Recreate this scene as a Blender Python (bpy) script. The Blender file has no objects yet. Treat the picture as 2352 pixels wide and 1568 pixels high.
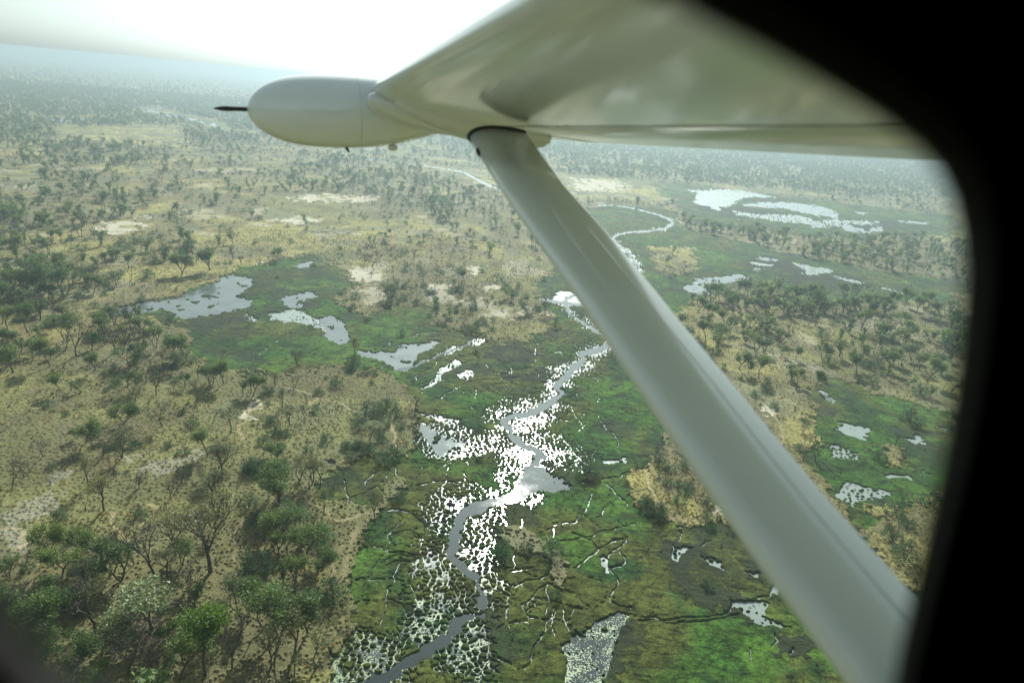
import bpy, math, random
import numpy as np
from mathutils import Vector, Matrix

# ------------------------------------------------------------------ camera, world, sun, exposure
random.seed(7); rng = np.random.default_rng(7)
scn = bpy.context.scene
COL = scn.collection
FPX = 1568.0                      # focal length in units of the 2352 px wide view
CAMH = 130.0
HORIZ_V, ROLL = 214.0, 5.4        # horizon height under the picture centre, roll in degrees
pitch = math.atan((784.0 - HORIZ_V) * math.cos(math.radians(ROLL)) / FPX)
r = math.radians(ROLL)
fwd = Vector((0, math.cos(pitch), -math.sin(pitch)))
up0 = Vector((0, math.sin(pitch), math.cos(pitch)))
rt0 = Vector((1, 0, 0))
# the horizon drops towards the right of the picture
CX = rt0 * math.cos(r) + up0 * math.sin(r)
CY = up0 * math.cos(r) - rt0 * math.sin(r)
CZ = -fwd
R3 = Matrix((CX, CY, CZ)).transposed()
CAMPOS = Vector((0, 0, CAMH))
cam_data = bpy.data.cameras.new("camera")
cam = bpy.data.objects.new("camera", cam_data); COL.objects.link(cam)
cam.matrix_world = Matrix.Translation(CAMPOS) @ R3.to_4x4()
cam_data.sensor_width = 36; cam_data.lens = 36 * FPX / 2352
cam_data.clip_start = 0.02; cam_data.clip_end = 60000
cam_data.dof.use_dof = True; cam_data.dof.focus_distance = 400; cam_data.dof.aperture_fstop = 1.5
scn.camera = cam

R3n = np.array(R3)
def cam_ray(u, v):
    return np.array([(u - 1176) / FPX, (784 - v) / FPX, -1.0])
def ground(u, v):
    d = R3n @ cam_ray(u, v); t = -CAMH / d[2]
    return d[0] * t, d[1] * t
def to_px(x, y, z=0.0):
    p = np.stack([x, y, np.zeros_like(x) + z - CAMH], -1) @ R3n
    zz = np.where(-p[..., 2] > 1e-3, -p[..., 2], 1e-3)
    ok = -p[..., 2] > 1
    return np.where(ok, 1176 + FPX * p[..., 0] / zz, -9e4), np.where(ok, 784 - FPX * p[..., 1] / zz, 9e4)

# the sun stands where the river mirrors it
g = R3n @ cam_ray(1172, 1150)
sun_dir = np.array([g[0], g[1], -g[2]]); sun_dir /= np.linalg.norm(sun_dir)
SUN_EL = math.asin(sun_dir[2]); SUN_AZ = math.atan2(sun_dir[0], sun_dir[1])
sd = bpy.data.lights.new("sun", 'SUN'); sd.energy = 5.0; sd.angle = math.radians(0.5); sd.color = (1, 1, .91)
sun = bpy.data.objects.new("sun", sd); COL.objects.link(sun)
sun.location = (0, 0, 400)
sun.rotation_euler = Vector((-sun_dir[0], -sun_dir[1], -sun_dir[2])).to_track_quat('-Z', 'Y').to_euler()
w = bpy.data.worlds.new("World"); scn.world = w; w.use_nodes = True
nt = w.node_tree; bg = nt.nodes['Background']
sky = nt.nodes.new('ShaderNodeTexSky'); sky.sky_type = 'NISHITA'; sky.sun_disc = False
sky.sun_elevation = SUN_EL; sky.sun_rotation = SUN_AZ
sky.air_density = 1.0; sky.dust_density = 2.2; sky.ozone_density = 1.5; sky.altitude = 100
tint = nt.nodes.new('ShaderNodeMix'); tint.data_type = 'RGBA'; tint.blend_type = 'MULTIPLY'; tint.inputs[0].default_value = 1; tint.inputs[7].default_value = (.86, 1.0, .985, 1)
hs = nt.nodes.new('ShaderNodeHueSaturation'); hs.inputs['Saturation'].default_value = .14; hs.inputs['Value'].default_value = 1.1
nt.links.new(sky.outputs[0], hs.inputs['Color']); nt.links.new(hs.outputs[0], tint.inputs[6]); nt.links.new(tint.outputs[2], bg.inputs[0]); bg.inputs[1].default_value = 0.080
scn.view_settings.view_transform = 'Standard'; scn.view_settings.look = 'None'
scn.view_settings.exposure = 0.52; scn.view_settings.gamma = 1.0
scn.cycles.max_bounces = 6; scn.cycles.diffuse_bounces = 2; scn.cycles.glossy_bounces = 3
scn.cycles.transparent_max_bounces = 8; scn.cycles.volume_bounces = 1
scn.cycles.use_denoising = True
scn.cycles.sample_clamp_indirect = 4.0

HAZE_DENS, HAZE_G, HAZE_COL = 0.00034, 0.55, (0.39, 0.48, 0.545)

# ------------------------------------------------------------------ helpers
def prop(o, label=None, cat=None, group=None, kind=None):
    if label: o['label'] = label
    if cat: o['category'] = cat
    if group: o['group'] = group
    if kind: o['kind'] = kind
    return o
def mesh_np(name, V, Q=None, T=None, smooth=False):
    V = np.asarray(V, dtype=np.float32)
    me = bpy.data.meshes.new(name)
    me.vertices.add(len(V)); me.vertices.foreach_set('co', V.ravel())
    loops = []; starts = []; n = 0
    if Q is not None and len(Q):
        Q = np.asarray(Q, np.int32); loops.append(Q.ravel()); starts.append(np.arange(len(Q)) * 4); n += Q.size
    if T is not None and len(T):
        T = np.asarray(T, np.int32); loops.append(T.ravel()); starts.append(np.arange(len(T)) * 3 + n); n += T.size
    loops = np.concatenate(loops); starts = np.concatenate(starts).astype(np.int32)
    me.loops.add(len(loops)); me.loops.foreach_set('vertex_index', loops)
    me.polygons.add(len(starts)); me.polygons.foreach_set('loop_start', starts)
    me.update(calc_edges=True)
    if smooth: me.polygons.foreach_set('use_smooth', np.ones(len(starts), bool))
    me.validate(clean_customdata=False)
    return me
def mk(name, me, mat=None, parent=None):
    o = bpy.data.objects.new(name, me); COL.objects.link(o)
    if mat and me is not None and not me.materials: me.materials.append(mat)
    if parent: o.parent = parent
    return o
def empty(name, loc):
    o = bpy.data.objects.new(name, None); COL.objects.link(o); o.location = loc; o.empty_display_size = .5
    return o

class N:                                    # tiny node helper
    def __init__(s, name):
        s.m = bpy.data.materials.new(name); s.m.use_nodes = True; s.t = s.m.node_tree; s.t.nodes.clear()
        s.out = s.t.nodes.new('ShaderNodeOutputMaterial')
    def n(s, typ, ins=None, **kw):
        x = s.t.nodes.new(typ)
        for k, v in kw.items(): setattr(x, k, v)
        for k, v in (ins or {}).items():
            if isinstance(v, bpy.types.NodeSocket): s.t.links.new(v, x.inputs[k])
            else: x.inputs[k].default_value = v
        return x
    def math(s, op, a, b=0.0, c=0.0, clamp=False):
        x = s.n('ShaderNodeMath', {0: a, 1: b, 2: c}, operation=op); x.use_clamp = clamp; return x.outputs[0]
    def mix(s, f, a, b, typ='MIX'):
        x = s.n('ShaderNodeMix', {0: f, 6: a, 7: b}, data_type='RGBA', blend_type=typ); return x.outputs[2]
    def surf(s, sh): s.t.links.new(sh, s.out.inputs[0]); return s.m

# ------------------------------------------------------------------ numpy noise
def _h(ix, iy, s):
    n = (ix.astype(np.int64) * 374761393 + iy.astype(np.int64) * 668265263 + s * 144665) & 0x7fffffff
    n = ((n ^ (n >> 13)) * 1274126177) & 0x7fffffff
    n = (n ^ (n >> 16)) & 0xffffff
    return n / float(0xffffff)
def vnoise(x, y, s=0):
    ix = np.floor(x); iy = np.floor(y); fx = x - ix; fy = y - iy
    fx = fx * fx * (3 - 2 * fx); fy = fy * fy * (3 - 2 * fy)
    a = _h(ix, iy, s); b = _h(ix + 1, iy, s); c = _h(ix, iy + 1, s); d = _h(ix + 1, iy + 1, s)
    return (a + (b - a) * fx) * (1 - fy) + (c + (d - c) * fx) * fy
def fbm(x, y, sc, s=0, o=4):
    t = 0; a = .5; n = 0; ca, sa = .8, .6
    x = x / sc; y = y / sc
    for i in range(o):
        t = t + a * vnoise(x, y, s + i * 17); n += a; a *= .5
        x, y = (x * ca - y * sa) * 2.03 + 5.1, (x * sa + y * ca) * 2.03 + 9.7
    return t / n
def worley(x, y, sc, s=0, jit=.95):
    x = x / sc; y = y / sc; ix = np.floor(x); iy = np.floor(y)
    d1 = np.full(x.shape, 9.); d2 = np.full(x.shape, 9.); cid = np.zeros(x.shape)
    for dx in (-1, 0, 1):
        for dy in (-1, 0, 1):
            cx = ix + dx; cy = iy + dy
            px = cx + .5 + (_h(cx, cy, s) - .5) * jit; py = cy + .5 + (_h(cx, cy, s + 7) - .5) * jit
            d = np.hypot(px - x, py - y); c = _h(cx, cy, s + 13)
            m = d < d1
            d2 = np.where(m, d1, np.minimum(d2, d)); cid = np.where(m, c, cid); d1 = np.where(m, d, d1)
    return d1, d2, cid
def sstep(a, b, x):
    t = np.clip((x - a) / (b - a), 0, 1); return t * t * (3 - 2 * t)
# ------------------------------------------------------------------ what lies where on the plain
# every outline was read off an enlarged part of the photograph; ZO gives each part's origin and scale
ZO = {'f': (0, 0, 1), 'a': (0, 459.4, .35156), 'b': (367.5, 505.3, .3125), 'c': (780.9, 918.75, .4143),
      'd': (918.75, 643., .2226), 'e': (1470, 367.5, .4102), 'g': (1470, 918.75, .4143), 'h': (0, 1010.6, .35565),
      'i': (1194.4, 0, .4922), 'j': (0, 0, .4297), 'k': (781, 275.6, .23437), 'l': (275.6, 826.9, .20508)}
def pz(z, pts):
    a, b, k = ZO[z]; p = np.array(pts, float).reshape(-1, 2)
    return np.stack([a + p[:, 0] * k, b + p[:, 1] * k], 1)
def inside(poly, u, v, out=None):
    res = np.zeros(u.shape, bool)
    m = (u > poly[:, 0].min()) & (u < poly[:, 0].max()) & (v > poly[:, 1].min()) & (v < poly[:, 1].max())
    if not m.any(): return res
    uu = u[m]; vv = v[m]; c = np.zeros(uu.shape, bool); n = len(poly)
    for i in range(n):
        x1, y1 = poly[i]; x2, y2 = poly[(i + 1) % n]
        if y1 == y2: continue
        k = ((y1 > vv) != (y2 > vv)) & (uu < (x2 - x1) * (vv - y1) / (y2 - y1) + x1)
        c ^= k
    res[m] = c; return res

GREEN = [
 pz('f', [215,722, 300,700, 400,690, 470,655, 520,625, 590,610, 700,590, 760,600, 805,640, 790,690, 850,735, 905,700, 990,705, 985,735, 1060,770, 1180,790, 1290,770, 1250,690,
          1230,655, 1290,600, 1330,560, 1360,470, 1540,480, 1570,530, 1640,540, 1760,570, 1950,610, 2200,660, 2200,700, 1900,680, 1720,660, 1590,690, 1530,740, 1600,850, 1700,900, 1560,990, 1500,1060,
          1450,1090, 1460,1180, 1560,1195, 1720,1210, 1800,1200, 2000,1250, 2020,1330, 2400,1500, 2400,2400, -300,2400, 760,1640, 770,1520, 810,1440, 812,1300, 825,1190, 740,1155,
          745,1095, 860,1060, 940,1050, 965,950, 925,885, 850,850, 760,850, 600,868, 500,850, 430,810, 400,745]),
 pz('f', [1865,905, 1920,865, 2000,895, 2200,960, 2200,1110, 2110,1160, 2030,1170, 1990,1235, 1960,1190, 1840,1050, 1870,1000]),
 pz('f', [1500,420, 1600,425, 2200,500, 2200,540, 1900,550, 1600,520]),
 pz('f', [1540,570, 2200,640, 2200,700, 1880,690, 1560,640]),
]
TAN = [
 pz('c', [880,745, 1020,755, 1100,820, 1230,870, 1285,980, 1245,1080, 1200,1000, 1140,900, 1050,850, 960,800]),
 pz('c', [300,450, 400,480, 330,560, 220,640, 120,700, 60,980, 0,1300, -60,1300, -60,640, 150,640, 220,560]),
 pz('g', [1350,600, 1560,590, 1700,700, 1620,950, 1500,900, 1400,830, 1290,740, 1350,650]),
 pz('g', [1350,270, 1450,250, 1480,330, 1460,390, 1350,340]),
 pz('c', [1330,420, 1440,430, 1430,450, 1380,450]),
 pz('b', [740,1120, 830,1105, 890,1125, 830,1145]),
 pz('e', [60,480, 300,500, 330,600, 240,640, 130,630, 60,560]),
]
SAND = [
 pz('b', [1380,380, 1450,365, 1600,370, 1640,400, 1620,480, 1640,560, 1610,640, 1560,670, 1530,630, 1480,560, 1440,480, 1370,410]),
 pz('d', [280,60, 380,50, 540,70, 420,110, 380,190, 500,240, 380,240, 310,140]),
 pz('d', [760,70, 960,50, 1050,100, 960,130, 800,100]),
 pz('d', [740,270, 960,265, 1150,290, 1280,330, 1080,320, 960,350, 840,330]),
 pz('f', [670,450, 760,448, 880,456, 830,466, 700,464]), pz('f', [620,508, 700,500, 740,512, 680,520]),
 pz('f', [240,515, 330,505, 340,530, 250,545]), pz('f', [560,640, 600,600, 600,640]), 
 pz('l', [1370,480, 1640,490, 1660,520, 1500,570, 1520,640, 1440,680, 1400,610]),
 pz('e', [680,430, 770,430, 860,450, 720,465]), pz('g', [690,60, 760,70, 770,110, 700,100]),
 pz('g', [430,600, 500,590, 520,640, 440,640]), pz('f', [1310,410, 1420,415, 1440,440, 1330,440]),
 pz('b', [2180,330, 2330,360, 2352,420, 2230,380]), pz('b', [1960,500, 2080,480, 2160,560, 2200,610, 2060,610, 1980,560]),
 pz('f', [1030,690, 1130,688, 1150,700, 1040,702]), pz('f', [1080,720,1200,710,1270,724,1150,730]),
]
FLAT = [                                          # grey bare flats
 pz('l', [0,1200, 200,1180, 500,1080, 900,1080, 1000,1120, 700,1180, 500,1300, 200,1330, 0,1350]),
 pz('h', [0,560, 60,430, 180,420, 330,300, 480,200, 380,200, 300,280, 350,380, 320,560, 200,700, 120,800, 0,800]),
 pz('e', [860,1120, 960,1130, 1100,1200, 1240,1260, 1180,1270, 1000,1210, 900,1180]),
 pz('e', [1250,880, 1400,880, 1560,960, 1400,1010, 1300,960, 1000,940, 980,910]),
]
REED = [                                          # dark beds of reed
 pz('a', [1160,790, 1320,762, 1420,750, 1480,735, 1600,735, 1640,790, 1690,830, 1640,900, 1500,930, 1300,880, 1180,860]),
 pz('a', [980,720, 1080,712, 1150,750, 1150,790, 1060,780]), pz('a', [1700,700, 1850,690, 1900,700, 1790,750, 1700,760]),
 pz('a', [1990,650, 2100,630, 2110,680, 2080,740, 1980,700]), pz('a', [1560,600, 1680,560, 1900,600, 1800,650, 1640,650]),
 pz('g', [200,880, 330,850, 420,880, 520,990, 560,1080, 480,1150, 330,1150, 230,1040]),
 pz('g', [120,760, 240,780, 360,800, 420,900, 300,860, 140,900]), pz('g', [540,840, 700,860, 800,950, 780,1050, 640,1000]),
 pz('g', [500,1050, 640,1080, 620,1160, 520,1180]), pz('g', [740,1280, 900,1260, 960,1330, 900,1420, 760,1380]),
 pz('g', [-10,1260, 40,1280, 40,1400, -10,1400]), pz('c', [1550,1250, 1700,1290, 1680,1440, 1600,1568, 1530,1620, 1520,1500, 1545,1380]),  # second outline colours a dark tree reflection and bush as reed
 pz('c', [1330,1240, 1400,1220, 1380,1320, 1290,1360]), pz('c', [1300,1570, 1520,1500, 1560,1640, 1300,1640]),
 pz('e', [600,530, 760,545, 900,590, 1080,620, 1250,680, 1200,730, 1000,700, 850,700, 760,660, 620,610]),
 pz('e', [330,250, 560,270, 800,290, 1000,330, 1350,340, 1650,370, 1600,400, 1200,390, 800,350, 400,310]),
 pz('e', [580,210, 760,210, 860,225, 760,240, 600,240]), pz('d', [140,570, 560,560, 700,640, 500,640, 200,620]),
 pz('d', [960,600, 1250,590, 1480,760, 1420,860, 1200,880, 960,820]), pz('c', [900,-160,1200,-150,1160,-100,940,-110]),
]
PONDS = [                                         # (outline, openness)
 (pz('a', [590,745, 700,710, 870,685, 1000,655, 1100,642, 1250,612, 1330,572, 1400,540, 1420,500, 1520,480, 1620,500, 1650,540, 1600,580, 1550,610, 1590,640, 1640,660, 1600,715, 1480,735, 1400,755, 1320,765, 1160,795, 1130,740, 1070,715, 970,730, 850,748, 700,752]), 1.),
 (pz('a', [1810,652, 1860,632, 1940,610, 2030,590, 2105,620, 2010,640, 2000,690, 1920,705]), 1.),
 (pz('b', [780,695, 880,670, 1000,650, 1100,700, 1150,740, 1280,715, 1350,760, 1395,800, 1385,880, 1330,935, 1240,890, 1190,850, 1210,810, 1130,780, 1000,750, 900,755]), .62),
 (pz('b', [1150,735, 1280,715, 1350,760, 1395,800, 1385,880, 1330,930, 1240,880, 1200,850, 1230,800]), .95),
 (pz('b', [1440,945, 1560,960, 1650,960, 1740,970, 1780,930, 1850,915, 1900,908, 2050,890, 1990,950, 1920,970, 1910,1030, 1850,1085, 1790,1110, 1700,1080, 1600,1030, 1500,1015]), 1.),
 (pz('b', [1005,322, 1060,310, 1175,298, 1100,340, 1040,347]), 1.), (pz('b', [1205,296, 1262,296, 1240,306]), 1.),
 (pz('b', [590,680, 680,700, 740,730, 700,745, 640,710]), .9),
 (pz('c', [400,140, 500,160, 580,210, 700,245, 600,262, 570,300, 540,312, 500,260, 450,200]), .95),
 (pz('c', [380,150, 470,130, 640,100, 800,240, 820,300, 620,330, 480,330, 400,250]), .22),
 (pz('e', [320,175, 500,163, 640,183, 740,208, 600,208, 540,235, 430,282, 380,262, 300,240]), .9),
 (pz('e', [250,165, 340,172, 330,182, 270,176]), 1.),
 (pz('e', [575,255, 700,232, 850,238, 980,252, 1090,285, 1112,322, 1000,315, 900,293, 780,268, 640,265]), 1.),
 (pz('e', [520,285, 640,300, 900,310, 1000,340, 1110,330, 1350,345, 1330,360, 1050,372, 760,345, 520,305]), .5),
 (pz('e', [1105,360, 1200,375, 1270,390, 1365,358, 1355,395, 1250,412, 1150,397]), .95),
 (pz('e', [950,365, 1060,375, 1050,385, 960,378]), 1.), (pz('e', [1210,290, 1260,298, 1240,308]), 1.),
 (pz('e', [1440,335, 1640,355, 1620,366, 1450,346]), .6),
 (pz('e', [640,536, 780,556, 740,566, 660,552]), 1.), (pz('e', [620,575, 740,582, 730,596, 640,592]), .9), (pz('e', [640,612, 700,605, 720,612, 660,624]), .95),
 (pz('e', [850,575, 940,590, 1100,620, 1010,640, 960,640, 880,630, 940,620, 880,600]), .8),
 (pz('e', [1080,650, 1250,680, 1240,692, 1100,664]), .7), (pz('e', [1340,705, 1480,735, 1470,745, 1350,718]), .7),
 (pz('e', [235,715, 330,670, 430,650, 560,638, 615,655, 520,690, 420,700, 360,755, 280,750]), .95),
 (pz('e', [1010,1280, 1050,1300, 1080,1330, 1090,1370, 1050,1360, 1020,1310]), .85),
 (pz('g', [1075,170, 1130,130, 1200,150, 1290,155, 1270,190, 1250,235, 1190,212, 1120,190]), .85),
 (pz('g', [1430,185, 1490,212, 1585,205, 1600,255, 1530,245]), .85), (pz('g', [1650,150, 1720,160, 1700,180]), 1),
 (pz('g', [1030,240, 1200,290, 1220,330, 1060,320]), .4), (pz('g', [1370,425, 1500,420, 1510,440, 1400,440]), .8),
 (pz('g', [1150,450, 1280,480, 1400,510, 1300,560, 1200,620, 1080,520]), .5), (pz('g', [1540,390, 1600,400, 1580,415]), 1),
 (pz('c', [1240,1380, 1400,1270, 1500,1210, 1620,1190, 1560,1270, 1540,1400, 1520,1500, 1480,1640, 1280,1640, 1280,1480]), .66),
 (pz('c', [1270,1460, 1420,1480, 1470,1560, 1460,1640, 1250,1640]), 1.), (pz('c', [1410,1300, 1480,1260, 1500,1330, 1440,1400]), 1.),
 (pz('g', [180,800, 260,810, 310,820, 240,860, 230,910, 190,900]), .6), (pz('g', [340,870, 480,930, 470,960, 380,910]), .6),
 (pz('g', [500,1120, 640,1100, 720,1120, 700,1180, 850,1260, 700,1240, 600,1180]), .55), (pz('g', [720,960, 800,1000, 760,1080, 720,1060]), .5),
 (pz('g', [570,930, 660,950, 650,980, 590,960]), .6),
 (pz('c', [1060,350, 1110,345, 1160,400, 1290,462, 1220,500, 1100,492, 1030,545, 1000,540, 980,470, 1010,400]), 1.),
 (pz('c', [1440,330, 1590,325, 1580,360, 1470,360]), .65), (pz('c', [1440,880, 1480,890, 1510,970, 1450,930]), .7),
 (pz('d', [170,660, 60,900, 0,930, 0,660]), 1.), (pz('d', [400,900, 600,830, 640,870, 480,940, 420,1040, 240,1130, 200,1190, 220,1110, 380,1000]), .6),
 (pz('d', [560,970, 700,930, 780,990, 700,1040, 580,1020]), .45), (pz('d', [690,640, 860,570, 900,600, 800,690, 700,690]), .5),
 (pz('d', [180,1380, 420,1400, 680,1450, 520,1470, 300,1440]), .5), (pz('d', [1590,160, 1640,120, 1850,130, 1900,260, 1700,240, 1600,210]), .75),
 (pz('h', [2085,145, 2150,140, 2190,165, 2120,175]), 1.), (pz('h', [2120,1340, 2200,1400, 2240,1480, 2180,1540, 2160,1460]), .7),
 (pz('c', [150,1300, 240,1400, 300,1568, 120,1568, 100,1500, 190,1440]), .3), (pz('c', [480,1100, 440,1090, 380,1100, 440,1140]), .8),
 (pz('j', [200,640, 290,636, 470,636, 460,644, 300,650]), .8), (pz('j', [690,503, 830,512, 780,516, 700,510]), 1), (pz('j',[600,470,620,470,620,482,605,480]),1),
 (pz('k', [720,528, 760,540, 730,542]), 1), (pz('k', [1020,545, 1090,540, 1080,550]), 1), (pz('k', [1010,590, 1080,595, 1070,598]), 1), (pz('k', [850,556, 900,562, 860,564]), 1),
]
RIVER = [   # (points, widths in px of the full view)
 (np.vstack([pz('i', [330,965, 420,955, 520,970, 640,1000, 715,1030, 700,1062, 600,1080, 500,1085, 432,1102, 440,1125, 490,1165, 530,1215, 575,1270]),
   pz('d', [1860,130, 1720,190, 1700,230, 1730,300, 1780,370, 1880,430, 2000,510, 2120,570, 2190,640, 2100,700, 1960,740, 1900,780, 1870,850, 1780,900, 1730,970, 1660,1050, 1630,1120, 1650,1180, 1560,1260, 1400,1340]),
   pz('c', [1050,68, 930,88, 900,120, 940,160, 985,230, 1060,270, 1112,308, 1065,350, 1040,420, 1010,500, 940,555, 830,582, 720,610, 680,640, 655,700, 640,780, 635,860, 670,920, 740,960, 780,1020, 790,1120, 760,1180, 680,1210, 620,1260, 570,1330, 500,1400, 400,1470, 250,1530, 60,1590, -200,1680])]),
  [3]*13 + [5]*6 + [7,9,12,13,15,14,13,13,14,18,15,15,15,15] + [14,14,14,14,13,15,16,17,22,26,24,22,20,17,16,19,19,20,16,14,13,15,12,14,15,17,18,19,21,23,24]),
 (pz('k', [1620,700, 1500,660, 1380,600, 1280,550, 1220,510, 1050,480, 910,460, 800,440, 600,430, 400,410, 180,370, 100,345, 0,320, 60,300, 200,292, 380,290]), [5,5.5,5,4.5,4,3.5,3,2.5,1.5,1.5,2.5,2,2.5,2,2,1.5]),
 (pz('j', [1400,720, 1320,712, 1220,700, 1170,692, 1130,662, 1060,648, 1020,634, 940,620, 860,606, 800,596, 770,588, 880,582]), [2.5,2.5,2.5,3,6,6,5,3,3,3,3,3]),
 (pz('d', [1420,200, 1560,215, 1700,240, 1900,265]), [4, 5, 7, 5]),
 (pz('d', [0,940, 200,870, 400,780, 560,720, 680,680, 780,590, 900,570]), [7, 5, 3.5, 3, 3, 2.5, 3]),
]
THIN = [   # animal paths filled with water
 pz('b', [660,1050, 700,1000, 780,940, 900,870, 1020,820, 1140,780]), pz('b', [490,1000, 620,960, 740,930, 780,940]), pz('b', [1380,820, 1430,780, 1500,740]),
 pz('b', [1830,890, 1860,850, 1960,820, 2090,820]), pz('b', [1620,1105, 1680,1050]), pz('b', [400,382, 450,402]), pz('b', [650,350, 740,370, 810,430]),
 pz('b', [1650,950, 1700,890, 1725,850]), pz('b', [1090,1000, 1130,960, 1200,930]), pz('b', [890,1150, 950,1090, 985,1060]),
 pz('c', [20,440, 50,500, 60,580]), pz('c', [175,390, 175,430, 150,480]), pz('c', [250,380, 265,420, 240,480, 60,535, 0,560]), pz('c', [310,380, 310,440]),
 pz('c', [1200,775, 1380,760, 1520,720, 1640,690]), pz('c', [930,1030, 1050,990, 1150,960]), pz('c', [940,940, 1060,930]), pz('c', [1140,1020, 1150,1100, 1160,1180]),
 pz('c', [1230,1130, 1150,1250, 1060,1400, 1030,1500]), pz('c', [1230,1130, 1270,1250, 1300,1320]), pz('c', [1190,1150, 1200,1340]), pz('c', [1310,920, 1400,880, 1470,820, 1560,780]),
 pz('c', [1545,850, 1570,910, 1540,940, 1490,950]), pz('c', [1480,900, 1520,860, 1590,770]), pz('c', [1500,960, 1560,1010, 1500,1070, 1490,1110, 1620,1160]), pz('c', [1000,660, 1005,720]),
 pz('c', [880,640, 920,690, 915,730]), pz('c', [270,920, 350,900, 500,950]), pz('c', [240,900, 320,860, 420,890]), pz('c', [340,920, 270,1040, 280,1130, 220,1240]),
 pz('c', [500,1120, 540,1020]), pz('c', [400,340, 560,335, 700,310, 790,330]), pz('c', [450,480, 570,460, 700,440, 760,470]), pz('c', [575,500, 600,420, 620,380]), pz('c', [690,470, 700,400]),
 pz('c', [250,620, 420,620, 540,640]), pz('c', [1250,700, 1340,640, 1400,560, 1390,500]), pz('c', [1410,640, 1450,600]), pz('c', [1600,600, 1590,560, 1480,460]), pz('c', [1380,450, 1500,430, 1620,400, 1700,390]),
 pz('c', [1130,140, 1180,60, 1200,20]), pz('c', [1310,180, 1340,140]), pz('c', [1200,200, 1260,250, 1320,280]), pz('c', [1430,80, 1480,160, 1550,210, 1530,290]),
 pz('d', [520,1150, 560,1090]), pz('d', [610,1210, 640,1150]), pz('d', [800,1040, 1250,1020]), pz('d', [880,1090, 1180,1070]), pz('d', [760,1120, 800,1180, 780,1220]),
 pz('d', [1130,1010, 1170,910]), pz('d', [1390,860, 1400,740, 1420,680, 1390,620]), pz('d', [880,880, 930,940, 930,970, 990,980]), pz('d', [1480,900, 1490,850]),
 pz('d', [100,600, 160,560, 300,540, 450,530]), pz('d', [30,540, 180,490, 340,430]), pz('d', [640,640, 560,700, 500,760, 430,790]), pz('d', [100,1060, 240,960, 400,860, 520,760, 640,690]),
 pz('d', [120,1100, 300,1060, 420,1040, 560,1020]), pz('d', [240,1130, 400,1060, 440,940, 560,830, 600,800]), pz('d', [2040,1270, 2090,1220, 2290,1200]), pz('d', [1740,1300, 1820,1430, 1860,1540]),
 pz('d', [1460,1440, 1490,1520]), pz('d', [1540,1510, 1620,1420]), pz('d', [2100,1030, 2030,1060, 2060,1000]), pz('d', [420,1230, 560,1100, 700,1050]),
 pz('f', [1460,1420, 1560,1420, 1680,1400, 1740,1390]), pz('g', [0,1235, 100,1215, 300,1235, 420,1200, 520,1190]), pz('g', [220,720, 220,790]), pz('g', [340,820, 370,770]),
 pz('g', [760,1300, 740,1370]), pz('g', [1380,600, 1340,560]), pz('g', [1020,360, 1090,430]), pz('g', [170,250, 180,180, 200,170]), pz('e', [100,710, 120,740]), pz('e', [1100,1440, 1120,1500]),
 pz('e', [200,290, 320,350]), pz('e', [0,350, 120,352, 170,330]), pz('c', [560,1050, 500,1150, 520,1250]), pz('c', [860,1060, 930,1090, 900,1200, 940,1260]),
 pz('g', [840,1380, 850,1460]), pz('g', [620,1360, 630,1450]), pz('g', [720,1060, 700,1100, 640,1110]),
]
DARKP = [  # paths that only part the grass
 pz('g', [0,1235, 100,1215, 300,1240, 420,1200, 540,1190]), pz('g', [580,1230, 480,1370, 350,1500, 330,1568]), pz('g', [70,820, 200,1100, 350,1190]), pz('g', [540,1190, 620,1300, 640,1400]),
 pz('b', [120,870, 300,960]), pz('b', [200,860, 400,850]), pz('g', [60,1290, 300,1470]), pz('g', [400,1500, 700,1430, 900,1440]), pz('c', [1040,1230, 1200,1340, 1240,1480]), pz('c',[1700,1240,1560,1130,1500,1060]),
 pz('d', [1560,1360, 1800,1300, 2000,1420, 2290,1568]), pz('d', [1740,1300, 2000,1310, 2290,1470]), pz('c', [1300,30, 1500,80, 1640,190]), pz('c', [1400,500, 1560,560, 1700,560]),
]
TRACK = [  # pale sandy tracks on dry ground
 pz('h', [2325,515, 2180,540, 2100,470, 1960,390]), pz('h', [2280,620, 2290,720, 2200,860, 2160,900]), pz('h', [0,570, 100,580, 200,640, 100,720, 0,790]), pz('h', [760,470, 760,620, 860,680]),
 pz('h', [1550,950, 1500,700, 1560,500]), pz('c', [0,680, 160,645, 320,640, 400,600]), pz('c', [90,720, 80,830, 20,960, 0,1010]), pz('c', [290,110, 300,200, 310,300, 400,330, 200,350, 0,345]), pz('c', [-200,340, 0,350]),
 pz('a', [2352,1400, 2180,1330, 2050,1300, 2010,1400]), pz('a', [570,720, 700,650, 730,620]), pz('b', [1500,740, 1530,680]), pz('l', [1640,520, 1440,600, 1360,720, 1390,900]), pz('l', [1900,330, 2050,380, 2200,460]),
 pz('g', [150,655, 300,690, 420,650, 560,690]), pz('g', [0,390, 60,340, 200,270, 260,265]), pz('f', [1500,1040, 1480,1100, 1530,1190]), pz('f', [1780,950, 1800,1000, 1770,1060]), pz('f', [1940,600, 2100,650, 2200,690]),
 pz('f', [1040,600,1100,650,1060,700]),pz('f', [860,640,930,600,1010,610]),pz('h', [900,560, 1000,480, 940,440]),pz('h', [2120,880,2180,760,2220,700]),
]
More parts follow.
